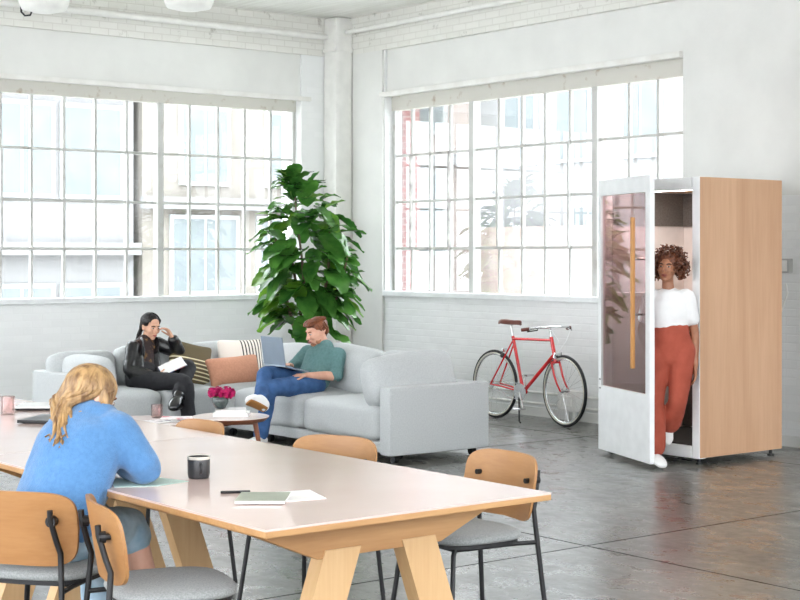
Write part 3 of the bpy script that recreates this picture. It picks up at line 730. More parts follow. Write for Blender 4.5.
# ------------------------------------------------------------------ fiddle-leaf fig
m_leaf = M('fiddle_leaf', srgb(90, 144, 62), .20, col2=srgb(50, 100, 42), scale=5, spec=.5, trans=.3)
m_leaf2 = M('lit_fiddle_leaf', srgb(124, 172, 58), .3, col2=srgb(88, 140, 44), scale=5, trans=.45)  # brighter green standing in for leaves in stronger light
m_bark = M('fig_bark', srgb(110, 92, 72), .8)
px_, py_ = 9.17, 13.22
t = thing('potted_fig', 'tall fiddle-leaf fig standing behind the sofa in the window corner', 'plant', (px_, py_, 0))
b = MB(); b.lathe([(.17, 0), (.20, .02), (.24, .38), (.245, .40), (.225, .40), (.215, .36), (.01, .35)], (px_, py_, 0), 30); b.build('pot', m_white, t, smooth=True, angle=50)
b = MB(); b.lathe([(.21, .355), (.001, .365)], (px_, py_, 0), 24); b.build('soil', M('soil', srgb(60, 46, 36), .9), t)
rr_ = V((.7868, -.6172, 0)); ff_ = V((.6172, .7868, 0))
def ppt(l, dpt, z): return V((px_, py_, 0))+rr_*l+ff_*dpt+V((0, 0, z))
stems = [[(0, 0, .35), (-.03, .02, .9), (-.08, 0, 1.5), (-.14, 0, 2.0), (-.17, 0, 2.42)], [(.04, .05, .35), (.12, .08, 1.0), (.2, .1, 1.6), (.2, .08, 2.05)],
         [(-.05, -.04, .35), (-.18, -.08, .9), (-.33, -.05, 1.5), (-.36, -.05, 1.85)], [(.05, -.05, .35), (.2, -.12, .9), (.34, -.1, 1.35), (.4, -.1, 1.6)], [(0, .08, .35), (-.1, .22, .9), (-.2, .3, 1.5)]]
for s in stems:
    b = MB(); b.limb([(ppt(*p), .022-.004*i) for i, p in enumerate(s)], seg=8); b.build('stem', m_bark, t, smooth=True)
def leaf(mb, base, d, up, ln, wd, droop, fold=.22):
    """obovate leaf blade with wavy edge, folded along the midrib"""
    d = d.normalized(); s = d.cross(up)
    if s.length < .05: s = d.cross(V((1, 0, 0)))
    s.normalize(); n_ = s.cross(d); K = 9; rows = []
    for i in range(K+1):
        v = i/K
        w = wd*(.10+.9*math.sin(PI*min(1, .10+v*.92))**.75)*(.62+.5*v) if 0 < i < K else wd*(.05 if i == 0 else .30)
        mid = base+d*ln*v+V((0, 0, -1))*droop*ln*v*v
        ww = .045*wd*math.sin(v*17+ln*40)
        rows.append([mid-s*w*.5+n_*(fold*w*.5+ww), mid-s*w*.27+n_*fold*w*.16, mid, mid+s*w*.27+n_*fold*w*.16, mid+s*w*.5+n_*(fold*w*.5-ww)])
    Rv = [[mb.bm.verts.new(p) for p in r] for r in rows]
    for a, c in zip(Rv, Rv[1:]):
        for i in range(4): mb._f((a[i], a[i+1], c[i+1], c[i]))
rnd = random.Random(12)
old, lit = MB(), MB()
env = [(1.0, .38), (1.2, .44), (1.4, .53), (1.6, .60), (1.8, .58), (1.98, .50), (2.12, .40), (2.26, .22), (2.34, .14), (2.45, .06)]   # height, half width
def half(z):
    for (a, p), (c, q) in zip(env, env[1:]):
        if a <= z <= c: return p+(q-p)*(z-a)/(c-a)
    return .05
cen = lambda z: -.02 if z < 2.1 else -.02-.16*(z-2.1)/.3
cnt = 0
while cnt < 250:
    z = .80+1.60*rnd.random()**.95; hw = half(max(z, 1.0))
    a = rnd.random()*2*PI; k = math.sqrt(.12+.88*rnd.random())
    l = cen(z)+math.cos(a)*hw*.62*k; dp = math.sin(a)*hw*.55*k
    base = ppt(l, dp, z)
    out = (rr_*math.cos(a)+ff_*math.sin(a))
    tilt = rnd.uniform(-.75, .85) if z < 2.15 else rnd.uniform(.1, 1.6)
    d = out+V((0, 0, tilt))+V((rnd.uniform(-.35, .35), rnd.uniform(-.35, .35), 0))
    ln = rnd.uniform(.26, .40)*(1 if z < 2.05 else .74); wd = ln*rnd.uniform(.68, .85)
    if z > 2.3: wd *= .8
    yl = rnd.random() < (.5 if math.cos(a) < -.4 else .12)  # stronger light on the left put into leaf colour, more bright leaves there
    mb = lit if yl else old
    up = V((0, 0, 1))-out*rnd.uniform(.0, .9)
    leaf(mb, base, d, up, ln, wd, rnd.uniform(.15, .55), rnd.uniform(.12, .32)); cnt += 1
for k in range(8):                           # tip leaves
    a = k*2.4; out = rr_*math.cos(a)+ff_*math.sin(a)
    leaf(old, ppt(-.17, 0, 2.14+.03*k), out*.8+V((0, 0, .3+.2*k)), V((0, 0, 1))-out*.4, .24, .17, .15)
o = old.build('leaves', m_leaf, t, smooth=True, recalc=False); o['kind'] = 'stuff'
o = lit.build('lit_leaves', m_leaf2, t, smooth=True, recalc=False); o['kind'] = 'stuff'; o['label'] = 'bright yellow-green leaves'

# ------------------------------------------------------------------ bicycle (local x forward)
m_red = M('red_enamel', srgb(214, 36, 40), .25, coat=.6, col2=srgb(208, 32, 36))
m_brown = M('brown_leather', srgb(104, 52, 36), .45, col2=srgb(88, 42, 30), scale=30)
m_cream_t = M('cream_tyre_wall', srgb(226, 220, 206), .6)
t = thing('bicycle', 'red city bicycle with brown saddle parked on its kickstand by the brick wall', 'bicycle', (10.0, 10.75, 0), R(-91.5))
RW, FX, RXX = .335, .50, -.50
def wheel(name, hx, steer):
    rot = RZ(steer)
    tr = lambda p: V((hx, 0, RW))+rot @ V(p)
    ring = lambda r, y=0, n=44: [tr((r*math.cos(2*PI*k/n), y, r*math.sin(2*PI*k/n))) for k in range(n)]
    b = MB(); b.tube(ring(RW-.015), .0155, 8, closed=True); w = b.build(name, m_rubber, t, world=False, smooth=True)
    b = MB(); b.tube(ring(RW-.029, .012), .006, 6, closed=True); b.tube(ring(RW-.029, -.012), .006, 6, closed=True); b.build('tyre_wall', m_cream_t, w, world=False, smooth=True)
    b = MB(); b.tube(ring(RW-.040), .010, 8, closed=True); b.build('rim', m_chrome, w, world=False, smooth=True)
    b = MB()
    for k in range(28):
        a = 2*PI*k/28; y = .028*(1 if k % 2 else -1); a2 = a+.35*(1 if k % 4 < 2 else -1)
        b.tube([tr((.018*math.cos(a2), y, .018*math.sin(a2))), tr(((RW-.045)*math.cos(a), 0, (RW-.045)*math.sin(a)))], .0011, 4)
    b.build('spokes', m_chrome, w, world=False)
    b = MB(); b.tube([tr((0, -.05, 0)), tr((0, .05, 0))], .014, 10); b.tube([tr((0, -.03, 0)), tr((0, -.026, 0))], .024, 12); b.tube([tr((0, .03, 0)), tr((0, .026, 0))], .024, 12); b.build('hub', m_chrome, w, world=False)
wheel('rear_wheel', RXX, 0); wheel('front_wheel', FX, -6)
bbk = V((-.08, 0, .285)); sttop = V((-.235, 0, .815)); htop = V((.315, 0, .83)); hbot = V((.365, 0, .64)); rax = V((RXX, 0, RW)); fax = V((FX, 0, RW))
b = MB()
b.tube([bbk, sttop], .016, 10); b.tube([sttop-V((-.005, 0, .025)), htop-V((-.008, 0, .03))], .014, 10); b.tube([bbk, hbot+V((-.004, 0, .03))], .0175, 10); b.tube([htop, hbot], .0185, 10)
b.tube([bbk-V((0, .036, 0)), bbk+V((0, .036, 0))], .021, 12)
for s in (-1, 1):
    b.tube([sttop+V((.012, s*.015, -.05)), rax+V((0, s*.06, 0))], .008, 8); b.tube([bbk+V((0, s*.02, 0)), rax+V((.15, s*.05, -.01)), rax+V((0, s*.06, 0))], .009, 8)
b.build('frame', m_red, t, world=False, smooth=True, angle=50)
b = MB(); b.tube([hbot, hbot+V((.012, 0, -.05))], .018, 10); b.tube([hbot+V((.01, -.05, -.045)), hbot+V((.01, .05, -.045))], .013, 8)
for s in (-1, 1): b.tube([hbot+V((.01, s*.05, -.045)), V((.415, s*.052, .47)), V((.45, s*.052, .40)), fax+V((0, s*.054, 0))], [.0115, .0105, .009, .008], 8)
b.build('fork', m_red, t, world=False, smooth=True, angle=50)
b = MB(); b.tube([sttop, V((-.262, 0, .925))], .0125, 10); b.box((-.30, -.02, .92), (-.24, .02, .935)); b.build('seat_post', m_chrome, t, world=False)
b = MB(); b.grid([[V((x, y*w, .955+h+dz)) for y, dz in ((-1, -.03), (-.85, .0), (-.4, .012), (0, .014), (.4, .012), (.85, 0), (1, -.03), (.5, -.022), (-.5, -.022))] for x, w, h in ((-.40, .03, .0), (-.385, .062, .006), (-.34, .072, .008), (-.29, .058, .004), (-.22, .03, 0), (-.15, .02, .002), (-.118, .014, 0), (-.11, .005, -.006))])
b.build('saddle', m_brown, t, world=False, smooth=True, angle=60)
b = MB(); b.tube([htop, V((.295, 0, .915)), V((.31, 0, .925)), V((.37, 0, .925))], .0115, 10)
b.tube([(.28, -.27, .905), (.33, -.19, .92), (.375, -.07, .925), (.375, .07, .925), (.33, .19, .92), (.28, .27, .905)], .011, 10); b.build('handlebar', m_chrome, t, world=False, smooth=True, angle=50)
for s in (-1, 1):
    b = MB(); b.tube([(.225, s*.29, .90), (.295, s*.255, .91)], .017, 10); b.build('grip', m_brown, t, world=False)
    b = MB(); b.tube([(.335, s*.19, .915), (.36, s*.21, .90), (.29, s*.28, .885)], .006, 6); b.build('brake_lever', m_black, t, world=False)
    b = MB(); b.tube([(.35, s*.18, .91), (.45, s*.12, .90), (.47, s*.05, .80), (.40, s*.02, .70), (.385, 0, .66)], .0028, 6); b.build('brake_cable', m_white, t, world=False)
b = MB(); b.tube([bbk+V((0, -.045, 0)), bbk+V((0, -.05, 0))], .085, 28); b.build('chainring', m_chrome, t, world=False)
for s, d_ in ((-1, V((.07, 0, -.15))), (1, V((-.07, 0, .15)))):
    b = MB(); b.tube([bbk+V((0, s*.05, 0)), bbk+V((0, s*.065, 0))+d_], .009, 8); b.build('crank', m_chrome, t, world=False)
    b = MB(); b.box(bbk+d_+V((-.045, s*.07-(.09 if s < 0 else 0), -.01)), bbk+d_+V((.045, s*.07+(.09 if s > 0 else 0), .01)), bevel=.004); b.build('pedal', m_chrome, t, world=False)
b = MB(); b.tube([bbk+V((0, -.047, .083)), rax+V((0, -.047, .03))], .004, 6); b.tube([bbk+V((0, -.047, -.083)), rax+V((0, -.047, -.03))], .004, 6); b.tube([rax+V((0, -.04, 0)), rax+V((0, -.055, 0))], .035, 16); b.build('chain', m_chrome, t, world=False)
b = MB(); b.tube([bbk+V((-.03, -.03, -.02)), V((.02, -.14, .02)), V((.05, -.15, .01))], .008, 8); b.build('kickstand', m_black, t, world=False)
b = MB(); b.tube([(-.35, -.02, .62), (-.375, -.02, .62)], .022, 12); b.build('rear_reflector', m_black, t, world=False)
b = MB(); b.box((.385, -.035, .625), (.41, .035, .68), bevel=.008); b.tube([(.40, -.05, .64), (.41, -.04, .69)], .006); b.tube([(.40, .05, .64), (.41, .04, .69)], .006); b.build('front_brake', m_chrome, t, world=False)
b = MB(); b.box((-.375, -.03, .655), (-.345, .03, .69), bevel=.008); b.build('rear_brake', m_chrome, t, world=False)

# ------------------------------------------------------------------ phone booth
m_boothwood = wood_mat('booth_oak_veneer', srgb(208, 168, 134), srgb(190, 148, 114), 'Z', 3.2, .45)
m_felt = M('grey_felt', srgb(112, 106, 100), .95, col2=srgb(96, 90, 86), scale=70, bump=.3, bscale=160)
m_bpale = M('booth_pale_lining', srgb(226, 218, 214), .6)
m_boothglass = pane_mat('pink_reflection_tint_glass', srgb(240, 218, 218), .16)  # pink of a reflection put into the glass as tint
m_dark = M('dark_carpet', srgb(52, 50, 48), .9)
BX0, BX1, BY0, BY1, BZ0, BZ1 = 8.965, 9.94, 7.745, 8.77, .05, 2.195
t = thing('phone_booth', 'freestanding white phone booth with oak side panel and its glass door open', 'booth', ((BX0+BX1)/2, (BY0+BY1)/2, 0))
b = MB(); b.box((BX0-.010, BY0-.016, BZ0+.005), (BX1, BY0+.012, BZ1), bevel=.003); b.build('side_panel', m_boothwood, t)
b = MB(); b.box((BX0+.012, BY1-.03, BZ0+.02), (BX1, BY1, BZ1-.001), bevel=.004); b.build('side_panel', m_white, t)
b = MB(); b.box((BX1-.05, BY0+.013, BZ0+.021), (BX1-.001, BY1-.031, BZ1-.012)); b.build('back_panel', m_bpale, t)
b = MB(); b.box((BX0+.07, BY0+.055, 1.84), (BX1-.051, BY0+.065, 2.115)); b.box((BX1-.075, BY0+.065, 1.84), (BX1-.051, BY1-.06, 2.115)); b.box((BX0+.07, BY1-.07, 1.84), (BX1-.051, BY1-.06, 2.115)); b.build('felt_lining', m_felt, t)
b = MB(); b.box((BX0+.07, BY0+.013, BZ0+.1), (BX1-.051, BY0+.055, 2.12)); b.box((BX0+.07, BY1-.06, BZ0+.1), (BX1-.051, BY1-.031, 2.12)); b.build('inner_lining', m_bpale, t)
b = MB(); b.box((BX0+.07, BY0+.0555, .16), (BX1-.051, BY0+.062, .95)); b.box((BX1-.072, BY0+.062, .16), (BX1-.051, BY1-.06, .95)); b.build('lower_felt', m_felt, t)
b = MB(); b.box((BX0+.02, BY0+.013, 2.121), (BX1-.05, BY1-.031, BZ1-.014)); b.build('roof', m_boothwood, t)
b = MB(); b.box((BX0+.02, BY0+.013, BZ0+.022), (BX1-.05, BY1-.031, .15)); b.build('booth_floor', m_dark, t)
b = MB()   # white front frame round the opening
b.box((BX0-.012, BY0-.0155, BZ0), (BX0+.06, BY0+.058, BZ1+.001), bevel=.003); b.box((BX0-.011, BY1-.06, BZ0), (BX0+.06, BY1, BZ1), bevel=.004)
b.box((BX0-.010, BY0+.07, 2.10), (BX0+.059, BY1-.055, BZ1-.001), bevel=.004); b.box((BX0-.010, BY0+.07, BZ0), (BX0+.059, BY1-.055, .14), bevel=.004); b.build('front_frame', m_white, t)
m_led, nt, out = new_mat('booth_light_strip'); em = N(nt, 'ShaderNodeEmission', Strength=14.0); em.inputs[0].default_value = (1, .96, .9, 1); L(nt, em.outputs[0], out.inputs[0])
b = MB(); b.box((9.10, BY0+.15, 2.108), (9.22, BY1-.12, 2.122)); b.build('light_strip', m_led, t)
b = MB(); b.box((BX1-.40, BY0+.25, 1.02), (BX1-.075, BY1-.061, 1.05), bevel=.005); b.build('desk', m_boothwood, t)
for x, y in ((BX0+.06, BY0+.05), (BX1-.06, BY0+.05), (BX0+.06, BY1-.05), (BX1-.06, BY1-.05)):
    b = MB(); b.tube([(x, y, 0), (x, y, .012)], .028, 14); b.tube([(x, y, .01), (x, y, .056)], .014, 10); b.build('foot', m_black, t)
# door, hinged at the far side of the front, swung outwards
hg = V((BX0-.045, BY1-.03, 0)); fr = V((8.542, 7.835, 0)); dv = (fr-hg); W_ = dv.length; dv.normalize(); ang = math.atan2(dv.y, dv.x)
dr = bpy.data.objects.new('door', None); COL.objects.link(dr); dr.parent = t; dr.matrix_basis = wmat(t).inverted() @ (Matrix.Translation(hg) @ Matrix.Rotation(ang, 4, 'Z'))
T0, T1 = -.02, .02
zb, zt, g0, g1 = .035, 2.20, .55, 2.075
b = MB(); b.box((0, T0, zb), (W_, T1, g0), bevel=.003); b.box((0, T0, g1), (W_, T1, zt), bevel=.003); b.box((0, T0, g0), (.055, T1, g1)); b.box((W_-.075, T0, g0), (W_, T1, g1)); b.build('door_frame', m_white, dr, world=False)
b = MB(); b.box((.055, -.004, g0), (W_-.075, .004, g1)); b.build('door_glass', m_boothglass, dr, world=False)
# outside face is the side towards -X/+Y: local -y
sd = -1
b = MB(); b.box((.80, sd*.085-.014, .74), (.835, sd*.085+.014, 1.885), bevel=.008); hd = b.build('handle', wood_mat('handle_oak', srgb(206, 148, 80), srgb(184, 124, 60), 'Z', 5, .4), dr, world=False)
for z in (1.15, 1.57):
    b = MB(); b.tube([(.817, sd*.085, z), (.817, 0, z)], .009, 8); b.build('standoff', m_chrome, hd, world=False)
for z in (.60, .53):
    b = MB()
    for x in (.03, .05): b.tube([(x, sd*.021, z), (x, sd*.024, z)], .006, 8)
    b.build('hinge_screws', m_char, dr, world=False)
# ------------------------------------------------------------------ people
def remesh(mb, voxel, smooth=4, wrinkle=0, wscale=14, seed=0):
    """one continuous skin round overlapping closed shapes"""
    bmesh.ops.recalc_face_normals(mb.bm, faces=mb.bm.faces[:])
    me = bpy.data.meshes.new('tmp'); mb.bm.to_mesh(me); mb.bm.free()
    o = bpy.data.objects.new('tmp', me); COL.objects.link(o)
    r = o.modifiers.new('r', 'REMESH'); r.mode = 'VOXEL'; r.voxel_size = voxel
    if smooth:
        sm = o.modifiers.new('s', 'SMOOTH'); sm.factor = .5; sm.iterations = smooth
    dg = bpy.context.evaluated_depsgraph_get(); dg.update()
    res = bpy.data.meshes.new_from_object(o.evaluated_get(dg))
    bpy.data.objects.remove(o); bpy.data.meshes.remove(me)
    if wrinkle:
        ns = [v.normal.copy() for v in res.vertices]
        for v, n_ in zip(res.vertices, ns):
            q = v.co*wscale+V((seed, seed*2.3, 0))
            f = noise.noise(V((q.x, q.y, q.z*.55)))*.6+noise.noise(q*2.1)*.4
            v.co = v.co+n_*wrinkle*f
    return res
def skin(mb, name, mats, parent=None, voxel=.008, smooth=4, wrinkle=0, wscale=14, seed=0, paint=None, loc=None):
    me = remesh(mb, voxel, smooth, wrinkle, wscale, seed); me.name = name
    mats = mats if isinstance(mats, (list, tuple)) else [mats]
    me.materials.clear()
    for m in mats: me.materials.append(m)
    if paint:
        for p in me.polygons: p.material_index = paint(p.center)
    me.polygons.foreach_set('use_smooth', [True]*len(me.polygons))
    o = bpy.data.objects.new(name, me); COL.objects.link(o)
    if parent is not None:
        me.transform(wmat(parent).inverted()); o.parent = parent
    else:
        me.transform(Matrix.Translation(-V(loc))); o.matrix_basis = Matrix.Translation(V(loc))
    return o
def lp(a, b, t): return V(a)*(1-t)+V(b)*t

def torso(mb, J, g=0, k=1.0, lo=0, hip=1.0, waist=1.0, neck=True, kd=1.0):
    P, C, K = V(J['pelvis']), V(J['chest']), V(J['neck'])
    side = ((V(J['shR'])-V(J['shL'])).normalized()+(V(J['hipR'])-V(J['hipL'])).normalized()).normalized()
    up = (C-P).normalized(); cu = (K-C).normalized()
    pts = [(P-up*.05, .125*k*hip+g, (.085*k+g)*kd), (P+up*.03, .155*k*hip+g, (.105*k+g)*kd), (lp(P, C, .5), .128*k*waist+g, (.092*k+g)*kd),
           (C, .150*k+g, (.105*k+g)*kd), (lp(C, K, .55), .150*k+g, (.088*k+g)*kd), (lp(C, K, .86), .085*k+g, .062*k+g)]
    if neck: pts.append((K+cu*.02, .052*k+g, .052*k+g))
    mb.limb(pts[lo:], side=side, seg=22)
    sd = (V(J['shR'])-V(J['shL'])).normalized()
    mb.limb([(V(J['shR'])-sd*.0, .050*k+g), (lp(J['shR'], J['shL'], .5), .046*k+g), (V(J['shL'])+sd*.0, .050*k+g)], seg=14)
def arm(mb, J, s, g=0, k=1.0, upto=2.0):
    S, E, W = V(J['sh'+s]), V(J['el'+s]), V(J['wr'+s])
    pts = [(S, .052*k+g), (lp(S, E, .4), .046*k+g), (E, .038*k+g)]
    if upto <= 1: pts = [(S, .052*k+g), (lp(S, E, upto*.6), .048*k+g), (lp(S, E, upto), .048*k+g)]
    elif upto < 2: pts += [(lp(E, W, (upto-1)*.5), .038*k+g), (lp(E, W, upto-1), .033*k+g)]
    else: pts += [(lp(E, W, .35), .038*k+g), (lp(E, W, .75), .029*k+g), (W, .024*k+g)]
    mb.limb(pts, seg=14)
def leg(mb, J, s, g=0, k=1.0, upto=2.0, hem=None):
    H, K, A = V(J['hip'+s]), V(J['kn'+s]), V(J['an'+s])
    pts = [(H, .088*k+g), (lp(H, K, .45), .078*k+g), (K, .058*k+g)]
    if upto >= 2: pts += [(lp(K, A, .3), (hem or .054*k)+g), (lp(K, A, .75), (hem or .040*k)+g), (A, (hem or .034*k)+g)]
    else:
        u = upto-1; pts += [(lp(K, A, u*.5), (hem or .056*k)+g), (lp(K, A, u), (hem or .055*k)+g)]
    mb.limb(pts, seg=16)
def foot(mb, an, toe, up=(0, 0, 1), g=0, k=1.0):
    an, toe = V(an), V(toe); d = (toe-an); d2 = (d-V(up)*d.dot(V(up))); side = d2.cross(V(up)).normalized()
    u = V(up).normalized()
    heel = an-d2.normalized()*.04-u*.05
    mb.limb([(heel, .032*k+g, .030*k+g), (lp(an, toe, .4)-u*.012, .038*k+g, .036*k+g), (lp(an, toe, .8), .043*k+g, .026*k+g), (toe, .034*k+g, .020*k+g)], side=side, seg=14)
    mb.limb([(an, .036*k+g), (heel+u*.02, .034*k+g)], seg=12)
def hand(mb, W, d, n_, curl=.5, thumb=1, k=1.0, spread=.1, curls=None):
    """palm, four unequal fingers bent towards n_ and a thumb leaving the side of the palm"""
    W = V(W); d = V(d).normalized(); n_ = V(n_); n_ = (n_-d*n_.dot(d)).normalized(); s = d.cross(n_)*thumb
    kn = W+d*.088*k
    mb.limb([(W-d*.015, .024*k, .020*k), (W+d*.035*k, .036*k, .016*k), (kn-d*.008, .040*k, .013*k)], side=s, seg=14)
    for i, (o, ln) in enumerate(((.030, .072), (.010, .082), (-.010, .077), (-.029, .060))):
        p = kn+s*o*k-d*.014*k; a = 0; pts = [(p, .0095*k)]; sp = s*spread*(o/.03)
        cc = curls[i] if curls else curl
        for f, r in ((.46, .0088), (.30, .0080), (.24, .0070)):
            a += cc*(.9 if f > .4 else 1.0)
            dd = (d*math.cos(a)+n_*math.sin(a)+sp*math.cos(a)).normalized()
            p = p+dd*ln*f*k*1.05; pts.append((p, r*k))
        mb.limb(pts, seg=8, sub=3)
    b0 = W+d*.022*k+s*.026*k
    t1 = b0+(s*.75+d*.62+n_*.18).normalized()*.038*k; t2 = t1+(s*.35+d*.85+n_*(.2+curl*.5)).normalized()*.032*k; t3 = t2+(d*.9+n_*(.2+curl*.6)-s*.05).normalized()*.026*k
    mb.limb([(b0-s*.006, .014*k), (t1, .0105*k), (t2, .0095*k), (t3, .0075*k)], seg=8, sub=3)
def head(mb, c, fwd, up, k=1.0, jaw=1.0):
    R_ = rot_to(fwd, up); c = V(c); T = lambda x, y, z: c+R_ @ V((x*k, y*k, z*k))
    E = lambda p, r: mb.ell(T(*p), V(r)*k, R_, 20, 14)
    E((0, -.012, .035), (.073, .092, .078)); E((0, .022, -.010), (.066, .066, .078)); E((0, .030, -.052), (.052*jaw, .052, .052)); E((0, .058, -.088), (.024*jaw, .022, .020))
    mb.limb([(T(0, .082, .020), .008*k), (T(0, .094, -.004), .009*k), (T(0, .106, -.024), .0115*k)], seg=8)
    E((.012, .095, -.028), (.008, .009, .007)); E((-.012, .095, -.028), (.008, .009, .007))
    E((0, .074, .032), (.048, .014, .010)); E((.036, .058, -.022), (.022, .026, .024)); E((-.036, .058, -.022), (.022, .026, .024))
    E((0, .082, -.052), (.021, .012, .006)); E((0, .081, -.062), (.018, .012, .0065))
    for s in (-1, 1):
        E((s*.074, -.006, -.008), (.009, .019, .030)); E((s*.078, -.010, .006), (.008, .017, .016))
    return R_, T
def neck(mb, J, T, k=1.0):
    mb.limb([(V(J['neck'])-V((0, 0, .03)), .058*k, .055*k), (lp(J['neck'], T(0, -.012, -.06), .55), .049*k, .049*k), (T(0, -.012, -.045), .050*k, .052*k)], seg=14)
m_eye = M('eye_white', srgb(196, 188, 180), .3); m_iris = M('dark_iris', srgb(48, 32, 24), .15); m_brow_d = M('dark_brow', srgb(40, 28, 22), .8); m_brow_a = M('auburn_brow', srgb(120, 74, 46), .8)
m_lip = M('lips', srgb(178, 98, 92), .4); m_lip2 = M('lips_deep', srgb(142, 74, 66), .4)
def face_bits(root, R_, T, lipm, browm, k=1.0, eyes=True):
    for s in (-1, 1):
        b = MB(); b.ell(T(s*.030, .0775, .008), V((.0130, .009, .0044))*k, R_, 12, 8); b.mi = 1
        b.ell(T(s*.030, .0835, .008), V((.0064, .0045, .0060))*k, R_, 10, 8); b.build('eye', [m_eye, m_iris], root, smooth=True)
        b = MB(); b.limb([(T(s*.014, .087, .024), .0026*k, .0035*k), (T(s*.030, .086, .030), .0028*k, .004*k), (T(s*.047, .076, .026), .002*k, .003*k)], seg=8); b.build('eyebrow', browm, root, smooth=True)
    b = MB(); b.limb([(T(-.021, .086, -.056), .003*k), (T(-.008, .0945, -.0535), .0048*k), (T(0, .0945, -.0545), .0042*k), (T(.008, .0945, -.0535), .0048*k), (T(.021, .086, -.056), .003*k)], seg=8)
    b.limb([(T(-.017, .0875, -.060), .003*k), (T(0, .0945, -.063), .0062*k), (T(.017, .0875, -.060), .003*k)], seg=8); b.build('lips', lipm, root, smooth=True)
def person(mb, mats, label, loc, voxel=.0055, paint=None):
    o = skin(mb, 'person', mats, None, voxel, 3, loc=loc, paint=paint)
    return tag(o, label, 'person')
m_skinL = M('fair_skin', srgb(226, 176, 152), .5, col2=srgb(218, 164, 140), scale=20, spec=.4)
m_skinB = M('warm_fair_skin', srgb(222, 174, 146), .5, col2=srgb(212, 162, 134), scale=20, spec=.4)
m_skinD = M('brown_skin', srgb(170, 116, 86), .45, col2=srgb(156, 104, 76), scale=20, spec=.5)

def strands(mb, T, k, rnd, n, phis, gather, ends, th0=.12, th1=1.75, r=.011, rad=(.080, .100, .088), ctr=(0, -.014, .036)):
    """locks that leave the crown, follow the skull, pass a gather point and end around ends"""
    for i in range(n):
        ph = rnd.uniform(*phis); pts = []
        t1 = th1*rnd.uniform(.85, 1.05)
        for q in range(6):
            th = th0+(t1-th0)*q/5
            e = 1+.03*rnd.random()
            p = T(ctr[0]+rad[0]*math.sin(th)*math.sin(ph)*e, ctr[1]+rad[1]*math.sin(th)*math.cos(ph)*e, ctr[2]+rad[2]*math.cos(th)*e)
            pts.append((p, r*k*(.6 if q == 0 else 1), r*.55*k))
        g = [x+V((rnd.uniform(-1, 1), rnd.uniform(-1, 1), rnd.uniform(-1, 1)))*a for x, a in gather(ph)]
        for p in g: pts.append((p, r*k*.95, r*.6*k))
        e, a = ends; p = V(e)+V((rnd.uniform(-1, 1)*a[0], rnd.uniform(-1, 1)*a[1], rnd.uniform(-1, 1)*a[2])); pts.append((p, r*.25*k, r*.2*k))
        mb.limb(pts, seg=7, sub=3)

# ---- the blonde woman at the near table
m_blond = M('blonde_hair', srgb(182, 146, 98), .42, col2=srgb(112, 80, 48), scale=34, detail=5, stretch=(1, 1, .3), lo=.38, hi=.66, spec=.6)
m_blue = M('blue_knit', srgb(82, 130, 178), .9, col2=srgb(74, 120, 168), scale=60, bump=.35, bscale=170, sheen=.3)
m_denim_l = M('light_denim', srgb(184, 204, 216), .85, col2=srgb(138, 168, 188), scale=11, detail=7, bump=.2, bscale=260)
J = dict(pelvis=(2.45, 5.22, .585), chest=(2.575, 5.25, .84), neck=(2.675, 5.285, .985), hipR=(2.49, 5.15, .565), hipL=(2.42, 5.29, .565),
         shR=(2.70, 5.16, .935), shL=(2.63, 5.42, .935), elR=(2.785, 5.085, .80), elL=(2.70, 5.56, .80), wrR=(2.80, 5.33, .795), wrL=(2.84, 5.40, .80),
         knR=(2.82, 5.30, .555), knL=(2.76, 5.46, .565), anR=(2.92, 5.18, .10), anL=(2.70, 5.24, .11))
mb = MB(); torso(mb, J, 0, .86); [arm(mb, J, s) for s in 'RL']; [leg(mb, J, s) for s in 'RL']
hand(mb, J['wrR'], (-.2, .9, .0), (-.2, 0, -1), .25, -1); hand(mb, J['wrL'], (.5, -.8, -.05), (0, 0, -1), .25, 1)
foot(mb, J['anR'], (3.06, 5.20, .03)); foot(mb, J['anL'], (2.82, 5.30, .03))
R_, T = head(mb, (2.672, 5.315, 1.052), (.95, .02, -.36), (.3, 0, .95)); neck(mb, J, T)
pa = person(mb, m_skinL, 'blonde woman in a blue sweater sitting with her back turned at the near table', (2.45, 5.22, 0))
face_bits(pa, R_, T, m_lip, m_brow_a)
mb = MB(); torso(mb, J, .034, lo=1, waist=1.18, neck=False)
P_, C_ = V(J['pelvis']), V(J['chest']); mb.limb([(lp(P_, C_, .12), .185, .135), (lp(P_, C_, .5), .180, .135), (C_, .178, .135)], side=V(J['shR'])-V(J['shL']), seg=22)
for s in 'RL':
    S, E, W = V(J['sh'+s]), V(J['el'+s]), V(J['wr'+s])
    mb.limb([(lp(S, J['neck'], .3), .062), (S, .080), (lp(S, E, .5), .074), (E, .058), (lp(E, W, .5), .060), (lp(E, W, .92), .042)], seg=16)
mb.limb([(V(J['neck'])-V((.01, 0, .03)), .070), (V(J['neck'])+V((.005, 0, .012)), .062)], seg=16)
skin(mb, 'sweater', m_blue, pa, .008, 5, .010, 9, 3)
mb = MB(); torso(mb, J, .020, hip=1.12)
mb2 = MB(); up_ = (C_-P_).normalized()
mb2.limb([(P_-up_*.06, .155, .115), (P_+up_*.02, .18, .13), (lp(P_, C_, .35), .150, .115)], side=V(J['hipR'])-V(J['hipL']), seg=22)
leg(mb2, J, 'R', .014, 1, 1.10, .062); leg(mb2, J, 'L', .018, 1, 1.75, .062); mb.bm.free()
skin(mb2, 'jeans', m_denim_l, pa, .008, 4, .006, 16, 5)
mb = MB(); rnd = random.Random(3)
mb.ell(T(0, -.022, .040), (.080, .092, .084), R_, 20, 14)
nape = T(.0, -.10, -.045); end = V((2.505, 5.215, .905))
